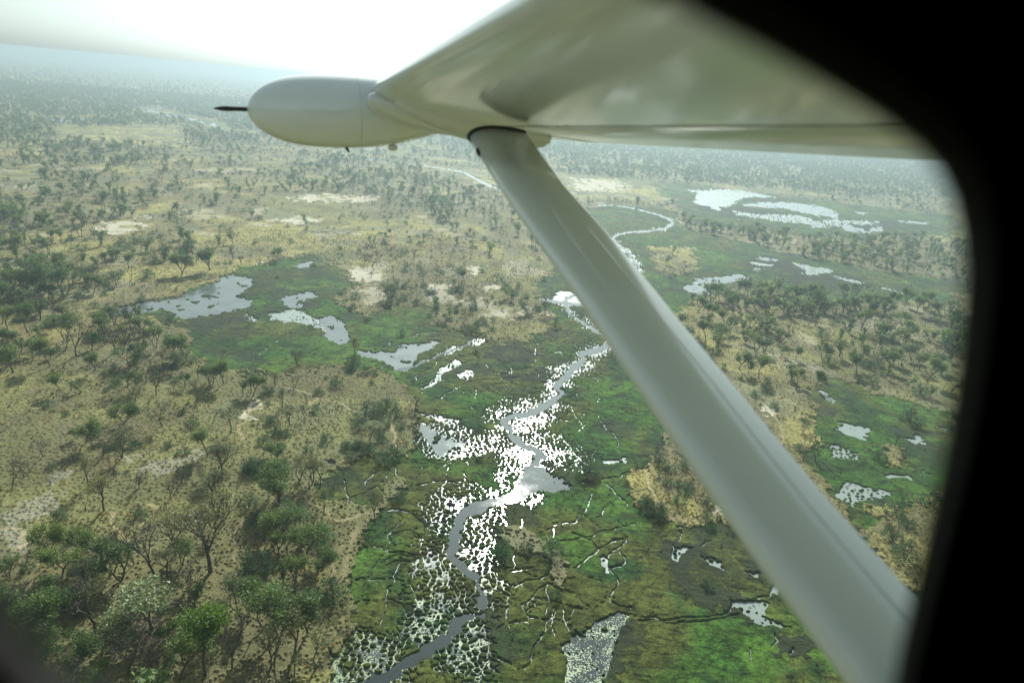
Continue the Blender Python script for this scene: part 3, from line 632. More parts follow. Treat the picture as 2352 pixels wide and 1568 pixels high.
def build_tree(kind, seed, hi=True):
    """mesh pair (wood, crown) of a plant one unit high"""
    rg = np.random.default_rng(seed); V = []; Q = []
    if kind in ('olive', 'lime', 'pale', 'sparse', 'bare'):
        sp = {'olive': .55, 'lime': .48, 'pale': .5, 'sparse': .54, 'bare': .50}[kind]
        dp = 5 if hi else 3
        br, tips = skeleton(rg, dp, sp, .25 if kind != 'bare' else .28, 1 if rg.random() < .75 else 2, .2, .026 if kind != 'bare' else .024)
        for A, B, ra, rb, l in br:
            if not hi and l > 3: continue
            prism(A, B, max(ra, .0035), max(rb, .003), 5 if l < 3 else 3, V, Q)
        nl = {'olive': 3800, 'lime': 4200, 'pale': 2300, 'sparse': 1500, 'bare': 0}[kind]
        sz = {'olive': .020, 'lime': .021, 'pale': .022, 'sparse': .014, 'bare': 0}[kind]
        rd = {'olive': .060, 'lime': .070, 'pale': .055, 'sparse': .055, 'bare': 0}[kind]
        if not hi: nl = int(nl * .085); sz *= 3.1; rd *= 1.5
        ends = tips
        if kind in ('bare', 'sparse'):
            tw, tf = blades(rg, tips, (900 if kind == 'bare' else 500) if hi else 110, .085, .0022 if hi else .005)
        if kind == 'bare': return (V, Q), (tw, None, tf)
        # some boughs carry more leaf than others
        mid = np.array([B for A, B, ra, rb, l in br if l == dp - 1 or (l == dp - 2 and rg.random() < .5)])
        ends = np.vstack([tips, mid]) if len(mid) else tips
        keep = ends[rg.random(len(ends)) < (.85 if kind != 'sparse' else .6)]
        if len(keep) < 4: keep = ends
        lv, lq = leaves(rg, keep, nl, rd, sz)
        if kind == 'sparse':
            nv = len(lv); return (V, Q), (np.vstack([lv, tw]), lq, tf + nv)
        return (V, Q), (lv, lq, None)
    if kind == 'bush':
        br, tips = skeleton(rg, 3, .7, .25, 6, .7, .016)
        for A, B, ra, rb, l in br: prism(A, B, ra, rb, 3, V, Q)
        n = 40; a = rg.random(n) * 6.28; rr = np.sqrt(rg.random(n)); zz = rg.random(n)
        c = np.stack([np.cos(a) * rr * .62, np.sin(a) * rr * .62, .10 + .74 * zz * np.sqrt(1.02 - rr ** 2)], 1)
        lv, lq = leaves(rg, c, 2000 if hi else 260, .085, .026 if hi else .062, .8)
        lv[:, 2] = np.maximum(lv[:, 2], .0)
        return (V, Q), (lv, lq, None)
    if kind == 'shrub':
        br, tips = skeleton(rg, 3, .55, .3, 4, .4, .018)
        for A, B, ra, rb, l in br: prism(A, B, max(ra, .006), max(rb, .005), 3, V, Q)
        lv, lq = leaves(rg, tips, 420 if hi else 90, .09, .032 if hi else .065)
        return (V, Q), (lv, lq, None)
MESH = {}
def tree_meshes(kind, i):
    key = (kind, i)
    if key not in MESH:
        (v, q), (cv, cq, ct) = build_tree(kind, 100 + 31 * i + 977 * sorted(['olive','lime','pale','sparse','bare','bush','shrub']).index(kind))
        a = mesh_np(kind + "_trunk", v, q); a.materials.append(PALEBARK if key == ('bare', 9) else BARK)
        b = mesh_np(kind + "_crown", cv, cq, ct); b.materials.append(TWIG if kind == 'bare' else LEAF[kind])
        MESH[key] = (a, b)
    return MESH[key]

# plants read off the photograph: (part of view, kind, x, y of the foot, height in that part's px)
PL = []
def P_(z, kind, *a):
    for i in range(0, len(a), 3):
        k = ZO[z][2]; PL.append((kind, ZO[z][0] + a[i] * k, ZO[z][1] + a[i + 1] * k, a[i + 2] * k))
P_('h', 'pale', 990,1240,270)
P_('h', 'lime', 1330,1540,330)
P_('h', 'olive', 350,820,200, 1795,170,120, 1805,410,230, 1900,1000,180, 1960,780,210, 2050,880,150, 1650,1080,170, 1800,1290,260, 1990,1260,250, 375,1310,280, 600,960,140, 1430,1290,170, 470,1568,220, 1160,1568,200, 60,900,100, 850,1190,110, 30,1360,200)
P_('h', 'bare', 480,160,120, 1005,910,340, 1660,740,110, 620,1250,320, 170,1290,230, 830,1530,260, 1290,1190,260, 2160,300,60, 1230,960,120, 700,800,130, 870,820,150, 280,130,110, 1500,1500,220, 1000,1560,180, 900,330,90, 1240,240,80, 1170,300,90, 560,480,90, 1100,400,110, 740,260,110, 540,720,100, 640,740,90, 1040,480,90, 80,330,130,160,260,110)
P_('h', 'sparse', 1360,870,400, 1135,760,240, 675,475,200, 575,320,170, 790,135,130, 1440,235,175, 2090,495,160, 1935,275,150, 2020,305,160, 2070,305,160, 1380,415,160, 1570,1210,230, 1450,560,180, 390,610,120, 1700,1250,190, 1900,1400,240, 2050,1480,200, 1750,1500,200, 700,1100,170, 1080,900,160)
P_('h', 'bush', 1640,215,95, 1720,225,80, 1825,210,80, 1610,440,80, 1660,530,80, 1890,530,140, 2080,680,95, 1640,870,140, 2150,1045,140, 1990,95,50, 2240,70,50, 2310,60,60)
P_('l', 'sparse', 225,610,290, 485,760,250, 25,1130,290, 850,490,230, 1240,850,270, 1815,570,240, 1905,750,220, 1155,1320,330, 2010,1380,240, 2170,1380,260, 1050,1568,250, 1720,1500,160)
P_('l', 'bare', 105,300,210, 410,410,290, 880,230,230, 2065,670,170, 1045,710,130, 640,950,110, 800,860,120, 230,1480,120, 480,1250,100, 790,1330,150, 920,1350,150, 1730,310,130, 200,230,200, 300,260,250)
P_('l', 'olive', 85,830,270, 1165,290,270, 1030,310,210, 1380,425,170, 1490,425,220, 1770,1170,200, 1700,1320,140, 1790,1550,330, 740,330,150)
P_('l', 'bush', 1530,1265,150, 1450,1270,100, 1640,1230,110, 1820,1260,120, 1680,740,110, 1610,960,90, 1730,850,110, 1850,870,90, 2180,600,90, 2230,400,80, 1650,400,110, 600,110,70, 700,620,70, 720,1080,80)
P_('a', 'olive', 55,860,130, 180,880,170, 430,930,150, 330,1100,170, 95,1140,170, 20,1010,130, 75,630,150, 290,590,180, 430,640,170, 600,530,80, 840,460,100, 1190,500,130, 1370,465,140, 940,900,110, 750,830,110, 660,860,110, 1120,1060,140, 1160,1055,130, 1020,980,130, 370,470,100, 270,490,110, 120,360,110, 340,290,80, 20,700,130, 700,440,80, 230,700,70)
P_('a', 'bare', 500,1030,200, 265,800,150, 855,855,150, 745,1010,150, 800,1020,160, 900,1060,190, 1520,400,90, 600,1080,130, 1945,1085,100, 690,960,110, 1580,430,50)
P_('a', 'bush', 750,520,55, 960,520,70, 1010,425,45, 300,840,45, 1210,1070,90, 2310,1070,70, 2300,1125,60, 2200,1225,70, 470,270,35, 800,280,40, 920,290,50, 980,285,45, 870,285,40, 1240,300,60, 500,340,45, 560,340,35, 230,650,70, 400,650,80, 530,660,50, 1135,1100,35, 685,635,35, 1690,140,35, 1440,190,25, 840,330,45, 780,320,45)
P_('a', 'sparse', 2315,1040,150, 1640,1280,110, 1800,1230,90)
P_('c', 'bush', 140,100,90, 215,85,70, 260,55,70, 312,105,60, 225,160,70, 110,165,60, 95,278,45, 30,282,45, 237,240,50, 335,168,40, 305,315,80, 160,305,60, 245,345,70, 1368,420,95, 905,865,95, 1028,842,50, 1170,862,85, 1192,1100,45, 325,562,45, 350,527,32, 1690,610,75, 772,330,40, 690,200,25, 1420,445,30, 1765,360,70, 1760,650,80)
P_('c', 'pale', 165,240,90)
P_('c', 'bare', 200,680,140, 20,420,50, 130,830,30)
P_('g', 'bush', 235,310,45, 235,385,50, 270,335,50, 210,592,60, 110,645,70, 145,482,45, 265,495,50, 30,592,60, 392,720,45, 370,672,50, 205,485,40, 250,535,50, 370,592,50, 320,345,50, 880,292,40, 1320,332,60, 1405,640,75, 1470,712,60, 1395,790,85, 1460,905,90, 1500,130,80, 1450,572,50, 160,400,40, 1620,600,80)
P_('g', 'bare', 100,358,100, 920,300,95, 970,342,80, 1520,130,60, 1410,250,60, 460,560,70)
P_('e', 'olive', 320,860,90, 380,900,100, 470,940,90, 365,1010,110, 620,950,80, 780,1030,80, 690,1090,85, 790,1105,60, 865,1120,70, 1020,1130,90, 1115,1110,90, 1225,1110,70, 1180,1170,90, 555,1180,115, 660,1230,130, 1235,960,115, 1465,935,70, 1600,1250,130, 1400,1180,100, 590,1030,70, 400,800,110, 440,780,90, 520,860,110, 600,770,90, 690,850,70, 930,800,100, 960,840,100, 1140,785,90, 1180,770,80, 1310,850,90, 1400,840,95, 1540,870,95, 1350,845,80, 1130,850,70, 1080,845,70, 740,790,80, 860,780,70, 1010,790,80, 1480,820,90, 1620,840,90, 1680,900,90, 1560,1180,90, 1640,1180,90)
P_('e', 'bare', 270,920,60, 830,990,70, 555,740,100, 1240,800,100, 1410,1050,40, 1300,1100,40, 1340,1110,40, 640,830,90, 1210,790,80, 580,760,90, 1560,1050,60)
P_('e', 'bush', 450,990,70, 1015,1000,60, 1060,1150,50, 710,1260,45, 690,1305,45, 1290,1258,60, 1280,1170,60, 640,1330,40, 750,1400,40, 170,665,20, 195,655,18, 1330,1165,50, 1240,1160,50, 1560,1320,60, 1010,1240,35)
P_('b', 'olive', 1700,120,50, 1660,140,45, 1620,140,45)
P_('b', 'bush', 1435,590,50, 1525,745,45, 1770,860,50, 1400,1120,70, 1500,1140,70, 1580,1150,50, 2290,830,60, 1130,345,30, 860,430,25, 1665,640,45, 1790,510,40, 1670,510,35, 1940,500,40, 1970,560,40, 700,185,35, 880,130,25, 1800,390,40)
P_('b', 'bare', 1010,1080,110, 460,1020,60, 1500,340,90, 1560,350,120, 600,340,60, 535,305,80, 1690,200,50)
P_('b', 'olive', 160,420,140, 370,380,150, 860,300,90, 1840,160,40)
P_('d', 'bush', 690,550,80, 790,550,70, 1600,490,110, 1230,90,70, 1080,80,70, 1190,160,60, 950,205,50, 1250,245,60, 1310,335,50, 740,220,50, 680,235,40, 40,105,50, 250,90,50, 290,170,50, 900,245,40, 980,260,40, 1035,262,40, 1400,330,80, 1440,330,60, 1290,270,50, 1110,100,60, 850,430,50, 520,440,50, 380,370,35, 780,760,60, 950,530,40, 1690,1300,40, 1500,1220,35, 10,690,40, 310,390,50)
P_('d', 'bare', 960,500,120, 815,840,110, 1500,390,160, 1445,510,110, 1510,510,90, 1310,520,60)
PLANTS = []
for kind, u, v, h in PL:
    x, y = ground(u, v); Dd = math.sqrt(x * x + y * y + CAMH ** 2)
    cosd = math.hypot(x, y) / Dd
    PLANTS.append([kind, x, y, h * Dd / (FPX * max(cosd, .6)) * .90, u, v, h, True])

# seeds scattered over the rest of the plain
NS = 150000
rr = np.sqrt(rng.random(NS)) * 3400; aa = (rng.random(NS) - .5) * math.radians(106)
rn = np.sqrt(rng.random(60000) * (700**2 - 90**2) + 90**2); an = (rng.random(60000) - .5) * math.radians(112)
rf = 3400 + (10500 - 3400) * rng.random(26000) ** 1.3; af = (rng.random(26000) - .5) * math.radians(106)
sx = np.concatenate([rr * np.sin(aa), rn * np.sin(an), rf * np.sin(af)]); sy = np.concatenate([rr * np.cos(aa), rn * np.cos(an), rf * np.cos(af)])
area1 = 3400 ** 2 * math.radians(106) / 2 / 1e4 / NS             # hectares a seed stands for
areaN = (700 ** 2 - 90 ** 2) * math.radians(112) / 2 / 1e4 / 60000
FS = fields(sx, sy, full=False)
area = np.concatenate([np.full(NS, area1), np.full(60000, areaN), np.full(26000, .04)])
keep_p = FS['wood'] * area
dist = np.hypot(sx, sy)
keep_p[:NS] = np.where(dist[:NS] < 700, 0, keep_p[:NS])          # the inner ring has its own seeds
keep_p[NS + 60000:] = np.where(FS['wood'][NS + 60000:] > 5, .8, .1)
ok = rng.random(len(sx)) < keep_p
ok &= dist > 60
sx = sx[ok]; sy = sy[ok]; tl = FS['tall'][ok]; gr = FS['green'][ok]
tp = np.array([(p[1], p[2], p[3]) for p in PLANTS])
scattered = []
su, sv = to_px(sx, sy)
for i in range(len(sx)):
    d_ = math.hypot(sx[i], sy[i])
    if d_ < 520:
        q = np.hypot(tp[:, 0] - sx[i], tp[:, 1] - sy[i])
        if (q < .30 * tp[:, 2] + 1.5).any(): continue
    rnd = rng.random(); isT = rng.random() < tl[i]
    if gr[i] > 0: kind = 'bush'; h = 1.2 + 1.8 * rng.random()
    elif isT:
        kind = rng.choice(['olive', 'sparse', 'bare'], p=[.60, .26, .14]) if su[i] < 1200 else rng.choice(['olive', 'sparse', 'bare', 'pale'], p=[.68, .19, .09, .04])
        h = 4.2 + 6.6 * rng.random() ** 1.4
        if d_ < 330: h *= .95
        if d_ > 3400: h *= 1.5
    else:
        kind = rng.choice(['bush', 'shrub', 'sparse'], p=[.5, .34, .16]); h = (1.3 + 2.9 * rng.random() ** 1.5) if kind != 'sparse' else 3 + 3 * rng.random()
        if d_ > 3400: h *= 2
    Dd = math.hypot(d_, CAMH)
    scattered.append([kind, sx[i], sy[i], h, su[i], sv[i], h * FPX / Dd * d_ / Dd, False])
FRAME_R = lambda v: 2222 if v < 700 else 2222 - (v - 700) * .19
# only what the photograph shows counts as seen: inside the window, not behind wing or strut
def seen(p):
    u, v = p[4], p[5]
    if not (-20 < u < FRAME_R(v) and v < 1600 and v - p[6] > -50): return False
    if v < 380 and u > 560: return False
    lft = 1085 + (v - 330) * .70; rgt = 1215 + (v - 330) * .87
    return not (v > 330 and lft < u < rgt)
small = {'bush', 'shrub'}
allp = PLANTS + scattered
trees_seen = sorted([p for p in allp if p[0] not in small and seen(p)], key=lambda p: -p[6] - 500 * p[7])
bush_seen = sorted([p for p in allp if p[0] in small and seen(p)], key=lambda p: -p[6] * (1 if p[0] == 'bush' else .8) - 500 * p[7])
ind_t = trees_seen[:298]; ind_b = bush_seen[:298]
ids = {id(p) for p in ind_t} | {id(p) for p in ind_b}
rest = [p for p in allp if id(p) not in ids]
print("seen", len(trees_seen), len(bush_seen), "rest", len(rest))

def region(p):
    u, v = p[4], p[5]
    R = [(lambda: 0 < inside1(GREEN[0], u, v) and u < 860 and v < 860, "on marsh round the blue pond"),
         (lambda: inside1(GREEN[1], u, v), "on marsh right of the strut"),
         (lambda: inside1(GREEN[0], u, v) and v > 1000, "beside the river's sun glint"),
         (lambda: inside1(GREEN[0], u, v), "on the upstream river marsh"),
         (lambda: u < 190 and v > 1250, "in the darkest bottom corner"),
         (lambda: u < 420 and v > 1240, "in the bottom left wood"),
         (lambda: u < 600 and v > 1240, "in wood below sandy clearing"),
         (lambda: u < 800 and v > 1240, "in bottom wood beside marsh"),
         (lambda: u < 300 and v > 1060, "on pale flat, lower left"),
         (lambda: u < 560 and v > 1060, "on slope above bottom wood"),
         (lambda: u < 800 and v > 1060, "on tan tongue near marsh"),
         (lambda: u < 1000 and v > 900 and u > 700, "on bushy spit beside river"),
         (lambda: u < 330 and v > 880, "below the dark left wood"),
         (lambda: u < 720 and v > 880, "on open tan left middle"),
         (lambda: u < 200 and v > 720, "in the dark left wood"),
         (lambda: u < 470 and v > 720, "in grey wood below pond"),
         (lambda: u < 1000 and v > 790, "beside the small glittering pond"),
         (lambda: u < 260 and v > 540, "in left thicket above pond"),
         (lambda: u < 620 and v > 540, "on the blue pond's far shore"),
         (lambda: u < 900 and v > 540, "round the white sand patch"),
         (lambda: u < 1330 and v > 540, "between white sand and river"),
         (lambda: u < 500, "in hazy upper left scrub"),
         (lambda: u < 1300 and v < 560, "on hazy plain below pod"),
         (lambda: v < 700, "near the bright right lakes"),
         (lambda: v < 800, "in wood right of strut"),
         (lambda: v < 900, "on pale grass right of strut"),
         (lambda: u < 1760 and v > 1000, "on bushy island beside strut"),
         (lambda: u > 1800 and v > 1100, "by lower right window edge")]
    for f_, s in R:
        if f_(): return s
    return "on dry ground right of strut"
def inside1(poly, u, v): return bool(inside(poly, np.array([float(u)]), np.array([float(v)]))[0])
ORD = ["leftmost", "second from left", "third from left", "fourth from left", "fifth from left", "sixth from left", "seventh from left", "eighth from left",
       "ninth from left", "tenth from left", "eleventh from left", "twelfth from left", "thirteenth from left", "fourteenth from left", "fifteenth from left"]
KADJ = {'olive': "leafy olive tree", 'sparse': "thin leaved grey tree", 'bare': "leafless grey tree", 'pale': "pale silvery tree", 'lime': "yellow green tree",
        'bush': "round green bush", 'shrub': "dull green shrub"}
def sizes(lst):
    g_ = {}
    for p in lst: g_.setdefault((p[0], region(p)), []).append(p)
    lab = {}
    for (k, rg_), ps in g_.items():
        # split a crowded place into rows by nearness
        ps.sort(key=lambda p: -p[5]); rows = [ps[i:i + 5] for i in range(0, len(ps), 5)]
        rn_ = [""] if len(rows) == 1 else ["nearest row, ", "second row back, ", "third row back, ", "fourth row back, ", "fifth row back, ", "sixth row back, ", "seventh row back, "] + ["row %d back, " % i for i in range(8, 40)]
        for j, row in enumerate(rows):
            row.sort(key=lambda p: p[4])
            for i, p in enumerate(row):
                o_ = "" if len(ps) == 1 else (ORD[i] if len(row) > 1 else "only one") + (", " + rn_[j][:-2] if rn_[j] else "")
                lab[id(p)] = (KADJ[k] + (", " + o_ if o_ else "") + ", " + rg_)
    return lab
LABELS = sizes(ind_t); LABELS.update(sizes(ind_b))
GRP = {'olive': "leafy trees of the plain", 'sparse': "thin leaved trees of the plain", 'bare': "leafless trees of the plain", 'pale': "pale leaved trees", 'lime': "yellow green trees",
       'bush': "round green bushes", 'shrub': "small dull shrubs"}
gx_near = None
def ground_h(x, y):                        # height of the sheet at a point, from the nearest vertex
    a = math.degrees(math.atan2(x, y)); d = math.degrees(math.atan2(CAMH, math.hypot(x, y)))
    j = int(np.clip(np.searchsorted(az, a), 0, nc - 1)); i = int(np.clip(np.searchsorted(dep, d), 0, nr - 1))
    return float(GROUND_Z.reshape(nr, nc)[i, j])
NVAR = {'olive': 5, 'sparse': 5, 'bare': 5, 'pale': 2, 'lime': 1, 'bush': 4, 'shrub': 3}
def place(p, i):
    kind, x, y, h = p[:4]
    nm = {'olive': 'tree', 'sparse': 'tree', 'bare': 'bare_tree', 'pale': 'tree', 'lime': 'tree', 'bush': 'bush', 'shrub': 'shrub'}[kind]
    wm, cm = tree_meshes(kind, i % NVAR[kind])
    o = empty(nm, (x, y, ground_h(x, y) - .05)); rs = random.Random(i * 13 + 5)
    wd = {'bush': 1.05, 'pale': 1.1}.get(kind, 1.0) * (.85 + .35 * rs.random())
    o.scale = (h * wd, h * wd, h); o.rotation_euler = (0, 0, rs.random() * 6.28)
    t_ = mk('trunk' if kind not in small else 'stem', wm, parent=o); c_ = mk('twigs' if kind == 'bare' else 'crown', cm, parent=o)
    prop(o, LABELS[id(p)], 'bush' if kind in ('bush', 'shrub') else 'tree', GRP[kind])
for i, p in enumerate(ind_t): place(p, i)
for i, p in enumerate(ind_b): place(p, i)

# ------------------------------------------------------------------ the uncountable rest, as instances of low meshes
def lo_mesh(kind, seed):
    (v, q), (cv, cq, ct) = build_tree(kind, seed, hi=False)
    v = np.array(v); me = mesh_np(kind + "_far", np.vstack([v, cv]), np.vstack([np.array(q)] + ([cq + len(v)] if cq is not None else [])), (ct + len(v)) if ct is not None else None)
    me.materials.append(BARK); me.materials.append(TWIG if kind == 'bare' else LEAF[kind])
    mi = np.ones(len(me.polygons), np.int32); mi[:len(q)] = 0
    if ct is not None: mi[-len(ct):] = 0 if kind == 'sparse' else 1
    me.polygons.foreach_set('material_index', mi); return me
def scatter(name, pts, rot, scl, ind, protos, label=None, cat=None):
    me = bpy.data.meshes.new(name); me.vertices.add(len(pts)); me.vertices.foreach_set('co', np.asarray(pts, np.float32).ravel())
    a = me.attributes.new('rot', 'FLOAT_VECTOR', 'POINT'); rv = np.zeros((len(pts), 3), np.float32); rv[:, 2] = rot; a.data.foreach_set('vector', rv.ravel())
    a = me.attributes.new('scl', 'FLOAT_VECTOR', 'POINT'); a.data.foreach_set('vector', np.asarray(scl, np.float32).ravel())
    a = me.attributes.new('ind', 'INT', 'POINT'); a.data.foreach_set('value', np.asarray(ind, np.int32))
    o = mk(name, me)
    ng = bpy.data.node_groups.new(name + "_spread", 'GeometryNodeTree')
    ng.interface.new_socket('Geometry', in_out='INPUT', socket_type='NodeSocketGeometry'); ng.interface.new_socket('Geometry', in_out='OUTPUT', socket_type='NodeSocketGeometry')
    gi = ng.nodes.new('NodeGroupInput'); go = ng.nodes.new('NodeGroupOutput')
    g2i = ng.nodes.new('GeometryNodeGeometryToInstance')
    for pm in reversed(protos):
        po = bpy.data.objects.new(pm.name + "_source", pm)
        oi = ng.nodes.new('GeometryNodeObjectInfo'); oi.inputs['Object'].default_value = po; oi.transform_space = 'ORIGINAL'
        oi.inputs['As Instance'].default_value = True
        ng.links.new(oi.outputs['Geometry'], g2i.inputs[0])
    iop = ng.nodes.new('GeometryNodeInstanceOnPoints'); iop.inputs['Pick Instance'].default_value = True
    def at(nm, ty):
        n_ = ng.nodes.new('GeometryNodeInputNamedAttribute'); n_.data_type = ty; n_.inputs[0].default_value = nm; return [s_ for s_ in n_.outputs if s_.enabled and s_.name == 'Attribute'][0]
    ng.links.new(gi.outputs[0], iop.inputs['Points']); ng.links.new(g2i.outputs[0], iop.inputs['Instance'])
    ng.links.new(at('ind', 'INT'), iop.inputs['Instance Index']); ng.links.new(at('rot', 'FLOAT_VECTOR'), iop.inputs['Rotation']); ng.links.new(at('scl', 'FLOAT_VECTOR'), iop.inputs['Scale'])
    ng.links.new(iop.outputs[0], go.inputs[0])
    md = o.modifiers.new('spread', 'NODES'); md.node_group = ng
    return prop(o, label, cat, kind='stuff')
kinds = ['olive', 'sparse', 'bare', 'bush', 'shrub', 'pale']
protos = [lo_mesh(k, 500 + 11 * i + 3 * j) for i, k in enumerate(kinds) for j in range(3)]
pts, sc_, ind_, rt_ = [], [], [], []
for p in rest:
    kind, x, y, h = p[:4]
    if kind not in kinds: kind = 'olive'
    pts.append((x, y, ground_h(x, y) - .1)); wv = h * (.85 + .5 * rng.random()); sc_.append((wv, wv, h)); rt_.append(rng.random() * 6.28)
    ind_.append(kinds.index(kind) * 3 + int(rng.integers(0, 3)))
scatter("woodland", pts, rt_, sc_, ind_, protos, "hazy mass of trees and scrub spreading over the plain to the horizon", "woodland")

# dry grass tufts and dead brush on the near ground, reed clumps in the marsh
rg = np.random.default_rng(3)
def tuft_mesh(name, n, hgt, rad, wd, mat):
    a = rg.random(n) * 6.28; rr_ = rg.random(n) * rad * .4
    base = np.stack([np.cos(a) * rr_, np.sin(a) * rr_, np.zeros(n)], 1); out = np.stack([np.cos(a), np.sin(a), np.zeros(n)], 1)
    tip = base + out * rad * (.3 + .7 * rg.random((n, 1))) + np.array([0, 0, hgt]) * (.5 + .5 * rg.random((n, 1)))
    side = np.stack([-np.sin(a), np.cos(a), np.zeros(n)], 1) * wd
    me = mesh_np(name, np.stack([base - side, base + side, tip], 1).reshape(-1, 3), None, np.arange(3 * n).reshape(-1, 3)); me.materials.append(mat); return me
tprot = [tuft_mesh("grass_tuft", 26, .8, .55, .05, LEAF['tuft']), tuft_mesh("brown_tuft", 22, .7, .6, .05, TWIG), tuft_mesh("green_tuft", 26, .7, .5, .06, LEAF['shrub'])]
n_ = 90000; ra = np.sqrt(rg.random(n_) * (620 ** 2 - 80 ** 2) + 80 ** 2); ta = (rg.random(n_) - .5) * math.radians(104)
tx_, ty_ = ra * np.sin(ta), ra * np.cos(ta); FT = fields(tx_, ty_, full=False)
okt = (FT['green'] < 1) & (FT['open'] < .3) & (rg.random(n_) < (.25 + .75 * sstep(.4, .6, fbm(tx_, ty_, 18., 95, 3))) * np.where(FT['sand'] > 0, .12, 1))
tx_, ty_ = tx_[okt], ty_[okt]
s_ = .5 + 1.0 * rg.random((len(tx_), 1)) ** 2
tz = np.array([ground_h(a_, b_) for a_, b_ in zip(tx_, ty_)])
scatter("dry_grass", np.stack([tx_, ty_, tz - .05], 1), rg.random(len(tx_)) * 6.28, np.repeat(s_, 3, 1), rg.choice(3, len(tx_), p=[.45, .33, .22]), tprot, "dry grass tufts and low brush over the tan ground", "grass")
rprot = [tuft_mesh("reed_clump", 40, 1.0, .75, .07, LEAF['reedy']), tuft_mesh("sedge_clump", 36, .7, .8, .08, LEAF['shrub'])]
n_ = 60000; ra = np.sqrt(rg.random(n_) * (520 ** 2 - 80 ** 2) + 80 ** 2); ta = (rg.random(n_) - .5) * math.radians(90)
tx_, ty_ = ra * np.sin(ta), ra * np.cos(ta); FT = fields(tx_, ty_, full=False)
hh = np.array([ground_h(a_, b_) for a_, b_ in zip(tx_, ty_)])
okt = (FT['green'] > 0) & (hh > .12) & (rg.random(n_) < np.clip(.9 * np.exp(-(np.maximum(FT['chd'], 0) / 14) ** 2) + .10, 0, 1))
tx_, ty_, hh = tx_[okt], ty_[okt], hh[okt]
s_ = (.3 + .45 * rg.random((len(tx_), 1)))
scatter("marsh_sedge", np.stack([tx_, ty_, hh - .1], 1), rg.random(len(tx_)) * 6.28, np.repeat(s_, 3, 1), rg.integers(0, 2, len(tx_)), rprot, "dark sedge and reed clumps standing in the marsh along the river", "sedge")
# ------------------------------------------------------------------ two elephants at the river
def skin_mesh(name, pts, edges, radii, mat, parent, root=0, sub=2):
    me = bpy.data.meshes.new(name); me.from_pydata(pts, edges, []); o = mk(name, me, mat, parent)
    sk = o.modifiers.new('skin', 'SKIN'); sl = me.skin_vertices[0].data
    for i, r_ in enumerate(radii): sl[i].radius = r_ if isinstance(r_, tuple) else (r_, r_); sl[i].use_root = (i == root)
    s = o.modifiers.new('sub', 'SUBSURF'); s.levels = s.render_levels = sub; sk.use_smooth_shade = True
    return o
HIDE = bark_mat("elephant_hide", (.055, .052, .050)); TUSK = bark_mat("ivory", (.55, .50, .40))
def elephant(u, v, heading, s, label):
    x, y = ground(u, v); e = empty('elephant', (x, y, .02)); e.scale = (s, s, s); e.rotation_euler = (0, 0, heading)
    P = [(0, 0, 1.95), (.75, 0, 2.1), (1.35, 0, 2.25), (1.75, 0, 2.3), (2.05, 0, 1.95), (2.2, 0, 1.45), (2.25, 0, .95), (2.15, 0, .45), (2.3, 0, .2),
         (-.7, 0, 1.95), (-1.25, 0, 1.75), (-1.55, 0, 1.3), (-1.6, 0, .8)]
    R_ = [(.72, .78), (.70, .72), (.42, .48), (.40, .44), (.26, .28), (.17, .17), (.13, .13), (.09, .09), (.06, .06), (.70, .70), (.42, .42), (.06, .06), (.035, .035)]
    E = [(0, 1), (1, 2), (2, 3), (3, 4), (4, 5), (5, 6), (6, 7), (7, 8), (0, 9), (9, 10), (10, 11), (11, 12)]
    for (bx, by, at_, st) in ((.85, .38, 1, .22), (.75, -.38, 1, -.12), (-.95, .36, 9, -.15), (-.85, -.36, 9, .2)):
        n0 = len(P); P += [(bx, by, 1.35), (bx + st * .5, by, .7), (bx + st, by, .06)]; R_ += [(.30, .30), (.21, .21), (.22, .22)]; E += [(at_, n0), (n0, n0 + 1), (n0 + 1, n0 + 2)]
    skin_mesh('body', P, E, R_, HIDE, e)
    for sy in (-1, 1):
        pr = [(1.55, .36, 2.55), (1.3, .62, 2.6), (1.0, .85, 2.35), (.95, .88, 1.9), (1.15, .75, 1.45), (1.4, .5, 1.5), (1.55, .38, 1.9)]
        Vt = [(a, b * sy, c) for a, b, c in pr] + [(a - .03, (b + .05) * sy, c) for a, b, c in pr]; n = len(pr)
        me = bpy.data.meshes.new('ear'); me.from_pydata(Vt, [], [list(range(n)), list(range(2 * n - 1, n - 1, -1))] + [[i, i + n, (i + 1) % n + n, (i + 1) % n] for i in range(n)])
        mk('ear', me, HIDE, e)
        skin_mesh('tusk', [(2.05, .18 * sy, 1.65), (2.35, .24 * sy, 1.35), (2.6, .22 * sy, 1.32)], [(0, 1), (1, 2)], [.055, .045, .02], TUSK, e, 0, 1)
    prop(e, label, 'elephant')
elephant(1037, 1168, math.radians(172), .82, "larger dark elephant on the bank just left of the bright river bend")
elephant(1161, 1011, math.radians(8), .62, "smaller dark elephant upstream beside the narrow blue channel")

